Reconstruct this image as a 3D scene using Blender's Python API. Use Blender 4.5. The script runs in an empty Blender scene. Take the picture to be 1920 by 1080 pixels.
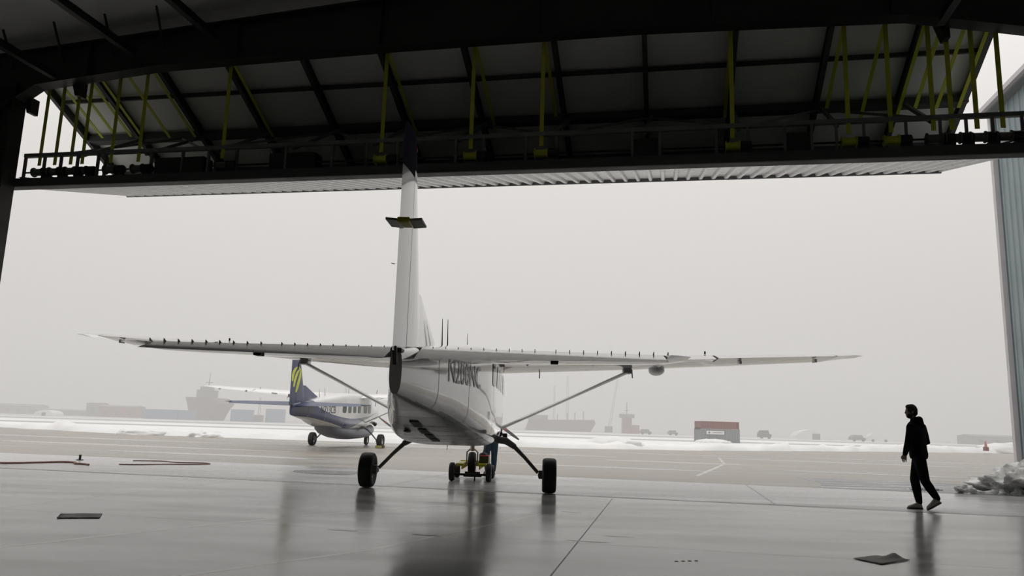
import bpy, bmesh, math, random
import numpy as np
from mathutils import Vector, Matrix, noise
random.seed(4)
S = bpy.context.scene
COL = S.collection
PI = math.pi

# ------------------------------------------------------------ camera, sky, exposure
F_PX, PITCH, ROLL, CAM_H = 1464.9, 0.1754, 0.0311, 1.2549
cd = bpy.data.cameras.new('camera'); cam = bpy.data.objects.new('camera', cd); COL.objects.link(cam)
cd.sensor_width = 36; cd.lens = F_PX / 1920 * 36; cd.clip_end = 3000; cd.clip_start = 0.05
cam.location = (0, 0, CAM_H)
fw = Vector((0, math.cos(PITCH), math.sin(PITCH))); up0 = Vector((0, -math.sin(PITCH), math.cos(PITCH))); rt0 = Vector((1, 0, 0))
rt = rt0 * math.cos(ROLL) + up0 * math.sin(ROLL); up = up0 * math.cos(ROLL) - rt0 * math.sin(ROLL)
mw = Matrix.Identity(4)
for i in range(3):
    mw[i][0] = rt[i]; mw[i][1] = up[i]; mw[i][2] = -fw[i]; mw[i][3] = cam.location[i]
cam.matrix_world = mw
S.camera = cam

SKY_LOW = (0.50, 0.483, 0.470); SKY_HIGH = (1.30, 1.28, 1.25)
wld = bpy.data.worlds.new('overcast'); S.world = wld; wld.use_nodes = True
wn = wld.node_tree.nodes; wl = wld.node_tree.links; wn.clear()
tc = wn.new('ShaderNodeTexCoord'); sx = wn.new('ShaderNodeSeparateXYZ'); wl.new(tc.outputs['Generated'], sx.inputs[0])
rmp = wn.new('ShaderNodeValToRGB'); wl.new(sx.outputs['Z'], rmp.inputs[0])
rmp.color_ramp.elements[0].position = 0.0; rmp.color_ramp.elements[0].color = (*SKY_LOW, 1)
rmp.color_ramp.elements[1].position = 1.0; rmp.color_ramp.elements[1].color = (*SKY_HIGH, 1)
e = rmp.color_ramp.elements.new(0.30); e.color = (0.645, 0.622, 0.60, 1)
wb = wn.new('ShaderNodeBackground'); wo = wn.new('ShaderNodeOutputWorld')
wl.new(rmp.outputs[0], wb.inputs[0]); wl.new(wb.outputs[0], wo.inputs[0]); wb.inputs[1].default_value = 1.0
S.view_settings.view_transform = 'Standard'; S.view_settings.look = 'None'
S.view_settings.exposure = 0.27; S.view_settings.gamma = 1.0; S.view_settings.use_curve_mapping = False
try:
    S.cycles.volume_bounces = 3
except Exception:
    pass

# ------------------------------------------------------------ frame of the hangar
DY, DA = 15.5596, 0.1974
DR = Vector((math.cos(DA), -math.sin(DA), 0)); DN = Vector((math.sin(DA), math.cos(DA), 0)); DO = Vector((0, DY, 0))
def B(t, n, z): return DO + DR * t + DN * n + Vector((0, 0, z))

# ------------------------------------------------------------ materials
MATS = {}
def mat(name, col, rough=0.6, metal=0.0, spec=0.5, coat=0.0, emit=None):
    if name in MATS: return MATS[name]
    m = bpy.data.materials.new(name); m.use_nodes = True
    b = m.node_tree.nodes['Principled BSDF']
    b.inputs['Base Color'].default_value = (*col, 1); b.inputs['Roughness'].default_value = rough
    b.inputs['Metallic'].default_value = metal; b.inputs['Specular IOR Level'].default_value = spec
    b.inputs['Coat Weight'].default_value = coat; b.inputs['Coat Roughness'].default_value = 0.05
    MATS[name] = m; return m
def noisy(name, c1, c2, scale=(1, 1, 1), rough=(0.5, 0.6), detail=6, metal=0.0, spec=0.5, coat=0.0, bump=0.0, lo=0.35, hi=0.65, nscale=1.0, bscale=None):
    if name in MATS: return MATS[name]
    m = mat(name, c1, rough[0], metal, spec, coat)
    nt = m.node_tree; N = nt.nodes; L = nt.links; b = N['Principled BSDF']
    t = N.new('ShaderNodeTexCoord'); mp = N.new('ShaderNodeMapping'); mp.inputs['Scale'].default_value = scale
    L.new(t.outputs['Object'], mp.inputs[0])
    no = N.new('ShaderNodeTexNoise'); no.inputs['Scale'].default_value = nscale; no.inputs['Detail'].default_value = detail
    L.new(mp.outputs[0], no.inputs['Vector'])
    cr = N.new('ShaderNodeValToRGB'); cr.color_ramp.elements[0].position = lo; cr.color_ramp.elements[1].position = hi
    cr.color_ramp.elements[0].color = (*c1, 1); cr.color_ramp.elements[1].color = (*c2, 1)
    L.new(no.outputs['Fac'], cr.inputs[0]); L.new(cr.outputs[0], b.inputs['Base Color'])
    mr = N.new('ShaderNodeMapRange'); mr.inputs[1].default_value = lo; mr.inputs[2].default_value = hi
    mr.inputs[3].default_value = rough[0]; mr.inputs[4].default_value = rough[1]
    L.new(no.outputs['Fac'], mr.inputs[0]); L.new(mr.outputs[0], b.inputs['Roughness'])
    if bump:
        n2 = N.new('ShaderNodeTexNoise'); n2.inputs['Scale'].default_value = bscale or 8; n2.inputs['Detail'].default_value = 5
        L.new(t.outputs['Object'], n2.inputs['Vector'])
        bp = N.new('ShaderNodeBump'); bp.inputs['Strength'].default_value = bump; bp.inputs['Distance'].default_value = 0.05
        L.new(n2.outputs['Fac'], bp.inputs['Height']); L.new(bp.outputs[0], b.inputs['Normal'])
    return m

M_floor = noisy('hangar_concrete', (0.43, 0.43, 0.42), (0.53, 0.525, 0.505), (0.35, 1.2, 1), (0.13, 0.24), 8, spec=0.5, lo=0.3, hi=0.7, nscale=1.0)
M_apron = noisy('apron_concrete', (0.40, 0.395, 0.405), (0.48, 0.47, 0.475), (0.15, 0.8, 1), (0.16, 0.34), 5, lo=0.35, hi=0.65)
M_tar = noisy('wet_tarmac', (0.20, 0.182, 0.155), (0.37, 0.34, 0.305), (0.06, 0.42, 1), (0.22, 0.60), 7, lo=0.36, hi=0.66)
M_snow = noisy('snow', (0.74, 0.745, 0.75), (0.88, 0.875, 0.865), (0.05, 0.3, 1), (0.7, 0.9), 5, spec=0.2, bump=0.3, bscale=3)
M_snowd = noisy('dirty_snow', (0.30, 0.30, 0.29), (0.80, 0.80, 0.79), (1, 1, 1), (0.7, 0.9), 8, spec=0.2, bump=0.6, bscale=9, nscale=3.0, lo=0.38, hi=0.6)
M_steel = noisy('dark_primer_steel', (0.018, 0.018, 0.019), (0.028, 0.027, 0.026), (1, 1, 1), (0.5, 0.65), 3)
M_steel2 = noisy('grey_door_steel', (0.05, 0.056, 0.056), (0.07, 0.075, 0.074), (1, 1, 1), (0.5, 0.65), 3)
M_liner = noisy('white_insulation', (0.84, 0.84, 0.81), (0.90, 0.90, 0.87), (0.5, 0.5, 0.5), (0.6, 0.75), 6, bump=0.2, bscale=4)
M_wall = noisy('hangar_wall_liner', (0.76, 0.76, 0.74), (0.82, 0.82, 0.80), (1, 1, 1), (0.6, 0.7), 3)
M_wallb = noisy('hangar_back_wall', (0.30, 0.30, 0.30), (0.34, 0.34, 0.34), (1, 1, 1), (0.6, 0.7), 3)
M_truss = noisy('grey_truss_steel', (0.14, 0.15, 0.145), (0.18, 0.19, 0.185), (1, 1, 1), (0.5, 0.65), 3)
M_skin = noisy('corrugated_white_steel', (0.88, 0.88, 0.88), (0.90, 0.90, 0.895), (1, 1, 1), (0.25, 0.32), 3)
M_strap = noisy('yellow_strap', (0.46, 0.50, 0.03), (0.56, 0.60, 0.05), (1, 1, 1), (0.6, 0.7), 3)
M_drum = noisy('drum_steel', (0.09, 0.10, 0.09), (0.13, 0.14, 0.12), (1, 1, 1), (0.4, 0.5), 3)
M_black = noisy('black_plastic', (0.010, 0.010, 0.010), (0.016, 0.016, 0.016), (1, 1, 1), (0.45, 0.6), 3)
M_rubber = noisy('tyre_rubber', (0.011, 0.012, 0.012), (0.02, 0.02, 0.02), (3, 3, 3), (0.55, 0.75), 4)
M_white = noisy('aircraft_white_paint', (0.84, 0.84, 0.84), (0.87, 0.87, 0.865), (0.6, 0.6, 0.6), (0.10, 0.13), 3, coat=1.0)
M_white2 = noisy('aircraft_white_tail', (0.84, 0.84, 0.845), (0.87, 0.87, 0.87), (0.6, 0.6, 0.6), (0.12, 0.16), 3, coat=1.0)
M_navy = noisy('aircraft_navy_paint', (0.022, 0.024, 0.048), (0.03, 0.032, 0.06), (1, 1, 1), (0.85, 0.9), 3, spec=.04)
M_alu = noisy('aluminium', (0.45, 0.45, 0.44), (0.55, 0.55, 0.54), (2, 2, 2), (0.3, 0.4), 3, metal=0.9)
M_gear = noisy('gear_leg_paint', (0.12, 0.12, 0.115), (0.17, 0.17, 0.16), (2, 2, 2), (0.35, 0.45), 3)
M_glass = noisy('tinted_window', (0.012, 0.035, 0.028), (0.02, 0.05, 0.04), (1, 1, 1), (0.05, 0.08), 2)
M_text = noisy('dark_lettering', (0.05, 0.05, 0.06), (0.07, 0.07, 0.08), (1, 1, 1), (0.4, 0.5), 2)
M_bellyg = noisy('belly_grey', (0.36, 0.365, 0.36), (0.42, 0.425, 0.42), (0.6, 3, 1), (0.2, 0.3), 4)
M_textg = noisy('grey_lettering', (0.46, 0.46, 0.47), (0.52, 0.52, 0.53), (1, 1, 1), (0.3, 0.4), 2)
M_lime = noisy('lime_emblem', (0.62, 0.66, 0.06), (0.70, 0.74, 0.09), (1, 1, 1), (0.4, 0.5), 2)
M_red = noisy('red_plastic', (0.55, 0.03, 0.02), (0.62, 0.05, 0.03), (1, 1, 1), (0.4, 0.5), 2)
M_tug = noisy('tug_yellow', (0.50, 0.46, 0.02), (0.62, 0.58, 0.04), (3, 3, 3), (0.35, 0.5), 3)
M_olive = noisy('belly_plate_green', (0.008, 0.016, 0.011), (0.014, 0.024, 0.016), (3, 3, 3), (0.5, 0.6), 3)
M_paper = noisy('paper_sheet', (0.55, 0.55, 0.52), (0.66, 0.65, 0.62), (3, 3, 3), (0.7, 0.8), 3)
M_hose = noisy('orange_hose', (0.24, 0.11, 0.08), (0.30, 0.14, 0.10), (3, 3, 3), (0.5, 0.6), 3)
M_line = noisy('worn_floor_paint', (0.80, 0.79, 0.70), (0.88, 0.87, 0.78), (3, 3, 3), (0.14, 0.2), 6, lo=0.35, hi=0.6, nscale=2)
M_joint = noisy('joint_sealant', (0.045, 0.045, 0.045), (0.07, 0.07, 0.07), (3, 3, 3), (0.4, 0.5), 3)
M_jointl = noisy('fine_joint', (0.18, 0.18, 0.175), (0.24, 0.24, 0.235), (3, 3, 3), (0.2, 0.3), 3)
M_sill = noisy('threshold_steel', (0.15, 0.15, 0.16), (0.24, 0.24, 0.245), (1, 1, 1), (0.25, 0.4), 4)
M_puddle = noisy('wet_patch', (0.07, 0.075, 0.085), (0.15, 0.155, 0.165), (0.5, 2, 1), (0.12, 0.4), 5)
M_blue = noisy('neighbour_blue_steel', (0.22, 0.275, 0.29), (0.27, 0.33, 0.345), (0.6, 0.6, 0.6), (0.45, 0.55), 3)
M_trimw = noisy('white_trim', (0.55, 0.52, 0.55), (0.62, 0.60, 0.62), (1, 1, 1), (0.5, 0.6), 3)
M_cloth = noisy('black_fleece', (0.007, 0.008, 0.008), (0.012, 0.013, 0.013), (8, 8, 8), (0.85, 0.95), 4, spec=0.1)
M_jeans = noisy('blue_denim', (0.045, 0.080, 0.115), (0.065, 0.11, 0.15), (8, 8, 8), (0.8, 0.9), 4, spec=0.2)
M_skinp = noisy('skin', (0.30, 0.17, 0.12), (0.36, 0.21, 0.15), (6, 6, 6), (0.5, 0.6), 3)
M_hair = noisy('dark_hair', (0.012, 0.009, 0.007), (0.022, 0.016, 0.012), (30, 30, 30), (0.6, 0.8), 4)
M_shoe = noisy('light_sneaker', (0.42, 0.39, 0.35), (0.52, 0.49, 0.44), (6, 6, 6), (0.6, 0.7), 3)
M_shoed = noisy('dark_sneaker', (0.05, 0.03, 0.03), (0.09, 0.05, 0.05), (6, 6, 6), (0.6, 0.7), 3)
def flat(name, c): return noisy(name, tuple(v * 0.9 for v in c), c, (0.2, 0.2, 0.2), (0.7, 0.8), 3)
M_hull = flat('ship_hull_paint', (0.12, 0.09, 0.085)); M_ccblue = flat('container_blue', (0.13, 0.20, 0.32))
M_cred = flat('container_red', (0.20, 0.075, 0.07)); M_cgrey = flat('container_grey', (0.22, 0.24, 0.24))
M_far = flat('far_grey', (0.16, 0.16, 0.17)); M_fard = flat('far_dark', (0.07, 0.07, 0.075)); M_farw = flat('far_white', (0.75, 0.75, 0.74))
M_banner = flat('white_banner', (0.75, 0.75, 0.74))

# two-tone fuselage paint: white with a navy tail and a navy sweep, as the real livery
def livery_mat():
    m = mat('livery_white_and_navy', (0.7, 0.7, 0.7), 0.2, coat=0.4)
    nt = m.node_tree; N = nt.nodes; L = nt.links; b = N['Principled BSDF']
    t = N.new('ShaderNodeTexCoord'); s = N.new('ShaderNodeSeparateXYZ'); L.new(t.outputs['Object'], s.inputs[0])
    def curve(pts):
        mr = N.new('ShaderNodeMapRange'); mr.inputs[1].default_value = -8; mr.inputs[2].default_value = 5
        L.new(s.outputs['Y'], mr.inputs[0])
        fc = N.new('ShaderNodeFloatCurve'); L.new(mr.outputs[0], fc.inputs['Value'])
        c = fc.mapping.curves[0]
        for i, (bb, z) in enumerate(pts):
            X = (bb + 8) / 13; Y = z / 3
            if i == 0: c.points[0].location = (X, Y)
            elif i == len(pts) - 1: c.points[-1].location = (X, Y)
            else: c.points.new(X, Y)
        for p in c.points: p.handle_type = 'AUTO'
        fc.mapping.update()
        mu = N.new('ShaderNodeMath'); mu.operation = 'MULTIPLY'; mu.inputs[1].default_value = 3; L.new(fc.outputs[0], mu.inputs[0]); return mu
    hi = curve([(-8, 2.9), (-6.1, 2.8), (-5.75, 2.05), (-4.8, 1.72), (-3.4, 1.50), (-1.5, 1.42), (0.5, 1.50), (2.6, 1.66), (5, 1.7)])
    lo = curve([(-8, 1.5), (-6.2, 1.46), (-4.6, 1.26), (-3.2, 1.06), (-2.2, .94), (-1.0, 1.12), (0.5, 1.38), (2.6, 1.62), (5, 1.71)])
    a = N.new('ShaderNodeMath'); a.operation = 'LESS_THAN'; L.new(s.outputs['Z'], a.inputs[0]); L.new(hi.outputs[0], a.inputs[1])
    c = N.new('ShaderNodeMath'); c.operation = 'GREATER_THAN'; L.new(s.outputs['Z'], c.inputs[0]); L.new(lo.outputs[0], c.inputs[1])
    mm = N.new('ShaderNodeMath'); mm.operation = 'MULTIPLY'; L.new(a.outputs[0], mm.inputs[0]); L.new(c.outputs[0], mm.inputs[1])
    mx = N.new('ShaderNodeMix'); mx.data_type = 'RGBA'; L.new(mm.outputs[0], mx.inputs[0])
    mx.inputs[6].default_value = (0.72, 0.72, 0.71, 1); mx.inputs[7].default_value = (0.035, 0.045, 0.11, 1)
    L.new(mx.outputs[2], b.inputs['Base Color']); return m
M_livery = livery_mat()
M_navy2 = noisy('airline_navy', (0.05, 0.062, 0.13), (0.06, 0.075, 0.15), (1, 1, 1), (0.3, 0.4), 3)

# ------------------------------------------------------------ mesh helpers
class MB:
    def __init__(s): s.bm = bmesh.new()
    def box(s, c, size, axes=None):
        X, Y, Z = axes or (Vector((1, 0, 0)), Vector((0, 1, 0)), Vector((0, 0, 1)))
        c = Vector(c); vs = []
        for k in (-.5, .5):
            for j in (-.5, .5):
                for i in (-.5, .5): vs.append(s.bm.verts.new(c + X * (i * size[0]) + Y * (j * size[1]) + Z * (k * size[2])))
        for f in ((0, 2, 3, 1), (4, 5, 7, 6), (0, 1, 5, 4), (2, 6, 7, 3), (0, 4, 6, 2), (1, 3, 7, 5)): s.bm.faces.new([vs[i] for i in f])
        return s
    def beam(s, p, q, w, h, upv=(0, 0, 1)):
        p, q = Vector(p), Vector(q); d = q - p; L = d.length; d.normalize(); u = Vector(upv)
        if abs(d.dot(u)) > .98: u = DN.copy()
        x = d.cross(u).normalized(); u2 = x.cross(d)
        return s.box((p + q) / 2, (w, L, h), (x, d, u2))
    def ibeam(s, p, q, w, h, t=.02, upv=(0, 0, 1)):
        p, q = Vector(p), Vector(q); d = (q - p).normalized(); u = Vector(upv)
        x = d.cross(u).normalized(); u2 = x.cross(d)
        s.beam(p, q, t, h, upv); s.beam(p + u2 * (h / 2), q + u2 * (h / 2), w, t, upv); s.beam(p - u2 * (h / 2), q - u2 * (h / 2), w, t, upv); return s
    def tube(s, pts, r, seg=10, cap=True):
        pts = [Vector(p) for p in pts]; rs = r if isinstance(r, (list, tuple)) else [r] * len(pts); rings = []
        ref = None
        for i, p in enumerate(pts):
            d = (pts[min(i + 1, len(pts) - 1)] - pts[max(i - 1, 0)]).normalized()
            if ref is None: ref = Vector((0, 0, 1)) if abs(d.z) < .9 else Vector((1, 0, 0))
            x = d.cross(ref).normalized(); y = x.cross(d).normalized(); ref = y
            rings.append([s.bm.verts.new(p + (x * math.cos(a) + y * math.sin(a)) * rs[i]) for a in [2 * PI * k / seg for k in range(seg)]])
        for a, b in zip(rings, rings[1:]):
            for k in range(seg): s.bm.faces.new((a[k], a[(k + 1) % seg], b[(k + 1) % seg], b[k]))
        if cap: s.bm.faces.new(rings[0][::-1]); s.bm.faces.new(rings[-1])
        return s
    def loft(s, rings, cap=True, closed=True):
        R = [[s.bm.verts.new(Vector(p)) for p in r] for r in rings]; n = len(R[0])
        for a, b in zip(R, R[1:]):
            for k in range(n if closed else n - 1): s.bm.faces.new((a[k], a[(k + 1) % n], b[(k + 1) % n], b[k]))
        if cap: s.bm.faces.new(R[0][::-1]); s.bm.faces.new(R[-1])
        return s
    def lathe(s, prof, c, axis, seg=32):
        c = Vector(c); A = Vector(axis).normalized(); x = A.orthogonal().normalized(); y = A.cross(x); rings = []
        for k in range(seg):
            a = 2 * PI * k / seg; rings.append([s.bm.verts.new(c + A * h + (x * math.cos(a) + y * math.sin(a)) * max(r, .0005)) for (r, h) in prof])
        for k in range(seg):
            a, b = rings[k], rings[(k + 1) % seg]
            for i in range(len(prof) - 1): s.bm.faces.new((a[i], b[i], b[i + 1], a[i + 1]))
        return s
    def prism(s, poly, off):
        off = Vector(off); a = [s.bm.verts.new(Vector(p)) for p in poly]; b = [s.bm.verts.new(Vector(p) + off) for p in poly]; n = len(a)
        s.bm.faces.new(a); s.bm.faces.new(b[::-1])
        for k in range(n): s.bm.faces.new((a[k], b[k], b[(k + 1) % n], a[(k + 1) % n]))
        return s
    def sphere(s, c, r, seg=16, scale=(1, 1, 1)):
        m = Matrix.Translation(Vector(c)) @ Matrix.Diagonal((scale[0] * r, scale[1] * r, scale[2] * r, 1))
        bmesh.ops.create_uvsphere(s.bm, u_segments=seg, v_segments=max(6, seg * 2 // 3), radius=1, matrix=m); return s
    def build(s, name, m, parent=None, smooth=False, bevel=0, angle=35):
        bmesh.ops.recalc_face_normals(s.bm, faces=s.bm.faces)
        me = bpy.data.meshes.new(name); s.bm.to_mesh(me); s.bm.free(); me.materials.append(m)
        o = bpy.data.objects.new(name, me); COL.objects.link(o)
        if parent: o.parent = parent
        if smooth:
            for p in me.polygons: p.use_smooth = True
            md = o.modifiers.new('edge', 'EDGE_SPLIT'); md.split_angle = math.radians(angle)
        if bevel:
            md = o.modifiers.new('bevel', 'BEVEL'); md.width = bevel; md.segments = 2; md.limit_method = 'ANGLE'
        return o
def tag(o, label=None, cat=None, group=None, kind=None):
    if label: o['label'] = label
    if cat: o['category'] = cat
    if group: o['group'] = group
    if kind: o['kind'] = kind
    return o
def empty(name, loc=(0, 0, 0), rz=0, label=None, cat=None, group=None, kind=None):
    o = bpy.data.objects.new(name, None); COL.objects.link(o); o.location = loc; o.rotation_euler.z = rz
    o.empty_display_size = .3
    return tag(o, label, cat, group, kind)
AX = (DR, DN, Vector((0, 0, 1)))
def tbox(mb, t0, t1, n0, n1, z0, z1): return mb.box(B((t0 + t1) / 2, (n0 + n1) / 2, (z0 + z1) / 2), (abs(t1 - t0), abs(n1 - n0), abs(z1 - z0)), AX)
def arc(n, x0, x1): return [x0 + (x1 - x0) * i / (n - 1) for i in range(n)]

# ------------------------------------------------------------ hangar shell
TL, TR, NB = -14.0, 12.5, -26.0      # left wall, right wall, back wall
def sheet(name, pts, m, thick=(0, 0, -0.1), kind='structure'):
    o = MB().prism(pts, thick).build(name, m); return tag(o, kind=kind)
sheet('floor', [B(TL, NB, 0), B(TR, NB, 0), B(TR, 0, 0), B(TL, 0, 0)], M_floor)
def rooftop(t): return 9.86 + 0.085 * (12.8 - abs(t + 0.9)) if True else 0
def ceil_z(t): return 9.95 + 0.10 * (13.5 - abs(t + 0.75))
mb = MB()
ts = [TL - .2, -0.75, TR + .2]
for a, b in zip(ts, ts[1:]):
    mb.prism([B(a, NB - .2, ceil_z(a)), B(b, NB - .2, ceil_z(b)), B(b, 0.15, ceil_z(b)), B(a, 0.15, ceil_z(a))], (0, 0, .25))
tag(mb.build('ceiling', M_liner), kind='structure')
tag(tbox(MB(), TL - .2, TL, NB - .2, 0.15, 0, 10.1).build('wall_left', M_wall), kind='structure')
tag(tbox(MB(), TR, TR + .2, NB - .2, 0.15, 0, 10.1).build('wall_right', M_wall), kind='structure')
tag(MB().prism([B(TL - .2, NB, 0), B(TR + .2, NB, 0), B(TR + .2, NB, ceil_z(TR)), B(-.75, NB, ceil_z(-.75)), B(TL - .2, NB, ceil_z(TL))], -DN * .2).build('wall_back', M_wallb), kind='structure')
mb = MB()
tbox(mb, TL, -12.35, -.05, .15, 0, 10.2); tbox(mb, 9.98, TR, -.05, .15, 0, 10.2)
mb.prism([B(-12.35, -.05, 9.42), B(9.98, -.05, 9.42), B(9.98, -.05, ceil_z(9.98) + .1), B(-.75, -.05, ceil_z(-.75) + .1), B(-12.35, -.05, ceil_z(-12.35) + .1)], DN * .2)
tag(mb.build('wall_front', M_wall), kind='structure')

# rigid frame: columns and rafter just inside the door
fr = empty('portal_frame', B(0, -.4, 0), 0, 'black steel portal frame with tapered rafter around the open hangar door', 'steel frame')
fr.rotation_euler.z = -DA
def lp(t, n, z): return Vector((t, n + .4, z))      # local of the frame empty
def under(t):
    P = [(-12.6, 8.2), (-11.53, 8.86), (-8.38, 9.14), (-2.94, 9.25), (2.56, 9.29), (5.65, 9.22), (7.59, 9.17), (9.31, 8.83), (10.3, 8.62), (11, 8.45)]
    for (a, za), (b, zb) in zip(P, P[1:]):
        if a <= t <= b: return za + (zb - za) * (t - a) / (b - a)
    return P[0][1] if t < P[0][0] else P[-1][1]
def lbox(mb, t0, t1, n0, n1, z0, z1): return mb.box(lp((t0 + t1) / 2, (n0 + n1) / 2, (z0 + z1) / 2), (abs(t1 - t0), abs(n1 - n0), abs(z1 - z0)))
mb = MB()
T = sorted(set([-12.9, -12.6, -11.53, -8.38, -2.94, 2.56, 5.65, 7.59, 9.31, 10.3, 11.0, -0.9]))
def topz(t): return 10.48 - 0.072 * abs(t + 1.5) if t < -1.5 else 10.48 - 0.06 * abs(t + 1.5)
lo_ = [lp(t, -.32, under(t)) for t in T]; hi_ = [lp(t, -.32, topz(t)) for t in T[::-1]]
mb.prism(lo_ + hi_, (0, .03, 0))
for a, b in zip(T, T[1:]):
    mb.beam(lp(a, -.31, under(a)), lp(b, -.31, under(b)), .34, .03)
    mb.beam(lp(a, -.31, topz(a)), lp(b, -.31, topz(b)), .34, .03)
for t in (-10.2, -6.4, -3, .5, 4, 7.3): lbox(mb, t - .01, t + .01, -.45, -.16, under(t), topz(t))
mb.build('rafter', M_steel, fr)
for name, t0, t1 in (('column', -12.75, -12.02), ('column', 10.05, 10.75)):
    mb = MB(); lbox(mb, t0, t1, -.32, -.29, 0, 8.9); lbox(mb, t0, t0 + .03, -.5, -.12, 0, 8.9); lbox(mb, t1 - .03, t1, -.5, -.12, 0, 8.9)
    for z in (1.5, 3.5, 5.5, 7.3): lbox(mb, t0, t1, -.44, -.18, z, z + .02)
    lbox(mb, t0 - .05, t1 + .05, -.55, -.08, 0, .03)
    mb.build(name, M_steel, fr)
# purlins running back over the hangar, held by flange braces
for i, (t, n0, zt) in enumerate(((-11.0, -.45, 9.03), (-8.95, -.45, 9.45), (-6.9, -.45, 9.68), (8.12, -.45, 8.98))):
    o = MB().ibeam(B(t, n0, zt), B(t, NB + .1, zt + .1), .14, .16, .014).build('strut_beam', M_steel)
    tag(o, ['dark steel strut beam nearest the left column below the hangar ceiling', 'dark steel strut beam second from the left column below the hangar ceiling', 'dark steel strut beam third from the left column below the hangar ceiling', 'dark steel strut beam near the right end of the door frame below the ceiling'][i], 'beam', 'strut beams under the ceiling')
for t, wh_ in ((-12.28, 'at the far left edge above the column'), (-10.93, 'second from the left edge of the ceiling'), (-9.61, 'third from the left edge of the ceiling'), (-8.3, 'rightmost of four')):
    o = MB().beam(B(t, -.35, topz(t) - .40), B(t + .14, -.95, topz(t) + .33), .035, .05).build('flange_brace', M_steel)
    tag(o, 'short dark steel brace from rafter to ceiling, ' + wh_, 'brace', 'rafter flange braces')
for t, w in ((-12.02, .20), (-10.78, .24), (8.15, .22), (9.75, .16)):
    mb = MB(); mb.prism([B(t, -.2, under(t) + .1), B(t + w, -.2, under(t) + .1), B(t + w, -.2, under(t) - .28), B(t + w * .55, -.2, under(t) - .28)], DN * .25)
    o = mb.build('door_bracket', M_steel, fr); o.matrix_parent_inverse = (Matrix.Translation(B(0, -.4, 0)) @ Matrix.Rotation(-DA, 4, 'Z')).inverted()

# threshold, apron, tarmac, snow
sill = tag(tbox(MB(), TL, TR, -.03, .16, -.05, .002).build('trim_1', M_sill), kind='structure')
sheet('apron', [B(-60, 0.16, 0), B(40, .16, 0), B(40, 5.6, 0), B(-60, 5.6, 0)], M_apron)
EDGE = [(-140, 105), (-75, 78), (-39, 61.2), (-27.2, 53.5), (-22, 51.2), (-13.7, 50.2), (-7.2, 49.6), (0, 49.6), (4.9, 51.0), (13, 55.5), (22.3, 63.5), (36, 75), (60.5, 92), (110, 120), (190, 150)]
def edge_y(x):
    for (a, ya), (b, yb) in zip(EDGE, EDGE[1:]):
        if a <= x <= b: return ya + (yb - ya) * (x - a) / (b - a)
    return EDGE[-1][1]
tar = [B(-60, 5.6, 0), B(40, 5.6, 0), Vector((200, 60, 0)), Vector((200, 170, 0))] + [Vector((x, y + 4, 0)) for x, y in EDGE[::-1]] + [Vector((-140, 40, 0))]
tar[0], tar[1] = B(-60, 5.6, 0), B(40, 5.6, 0)
sheet('tarmac', tar, M_tar)
def strip(name, pts, w, z0, m, parent=None, kind=None, th=.006):
    mb = MB(); z0 = .0004
    for a, b in zip(pts, pts[1:]):
        a, b = Vector((a[0], a[1], z0)), Vector((b[0], b[1], z0)); d = (b - a).normalized(); x = Vector((d.y, -d.x, 0)) * w / 2
        f_ = mb.bm.faces.new([mb.bm.verts.new(q) for q in (a - x, a + x, b + x, b - x)])
    o = mb.build(name, m, parent)
    fb = bmesh.new(); fb.from_mesh(o.data); fb.normal_update(); bmesh.ops.reverse_faces(fb, faces=[f for f in fb.faces if f.normal.z < 0]); fb.to_mesh(o.data); fb.free()
    if kind: o['kind'] = kind
    return o
floor = bpy.data.objects['floor']; apron = bpy.data.objects['apron']; tarm = bpy.data.objects['tarmac']
def bt(t, n): v = B(t, n, 0); return (v.x, v.y)
strip('expansion_joint', [bt(2.07, -.3), bt(2.07, -25)], .016, .0002, M_joint, floor, th=.0006)
strip('expansion_joint', [bt(-5.5, -.3), bt(-5.5, -25)], .006, .0002, M_jointl, floor, th=.0006)
strip('expansion_joint', [bt(-13.8, -6.2), bt(12.3, -6.2)], .007, .0002, M_jointl, floor, th=.0006)
strip('painted_line', [(-4.9, 7.3), (-3.74, 9.26), (-2.6, 10.9), (-.67, 13.03)], .075, .0002, M_line, floor, th=.0008)
strip('painted_line', [(-3.4, 5.9), (-2.57, 6.56), (-1.31, 8.18), (.49, 11.81)], .075, .0002, M_line, floor, th=.0008)
for t in (-34, -22, -12.5, -2.5, 5, 12.4, 20, 30): strip('slab_joint', [bt(t, .2), bt(t, 5.6)], .02, .0002, M_joint, apron, th=.0006)
strip('slab_joint', [bt(-60, 5.62), bt(40, 5.62)], .04, .0002, M_joint, apron, th=.0006)
def patch(name, pts, m, parent, z=.003):
    mb = MB(); mb.bm.faces.new([mb.bm.verts.new((x, y, z)) for x, y in pts]); o = mb.build(name, m, parent)
    if o.data.polygons[0].normal.z < 0: o.data.flip_normals()
    return o
def blob(cx, cy, rx, ry, seed, n=40):
    out = []
    for i in range(n):
        a = 2 * PI * i / n; k = 1 + .28 * noise.noise(Vector((math.cos(a) * 1.7, math.sin(a) * 1.7, seed)))
        v = DR * (math.cos(a) * rx * k) + DN * (math.sin(a) * ry * k); out.append((cx + v.x, cy + v.y))
    return out
patch('puddle', blob(-4.4, 19.9, .95, .75, 1.3), M_puddle, apron)
patch('puddle', [bt(6.8, 5.7), bt(11.4, 5.7), bt(16, 5.9), bt(17, 9.4), bt(11.5, 10.2), bt(8.5, 10.6), bt(6.9, 10.4), bt(7.2, 8)], M_puddle, tarm, .002)
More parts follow.
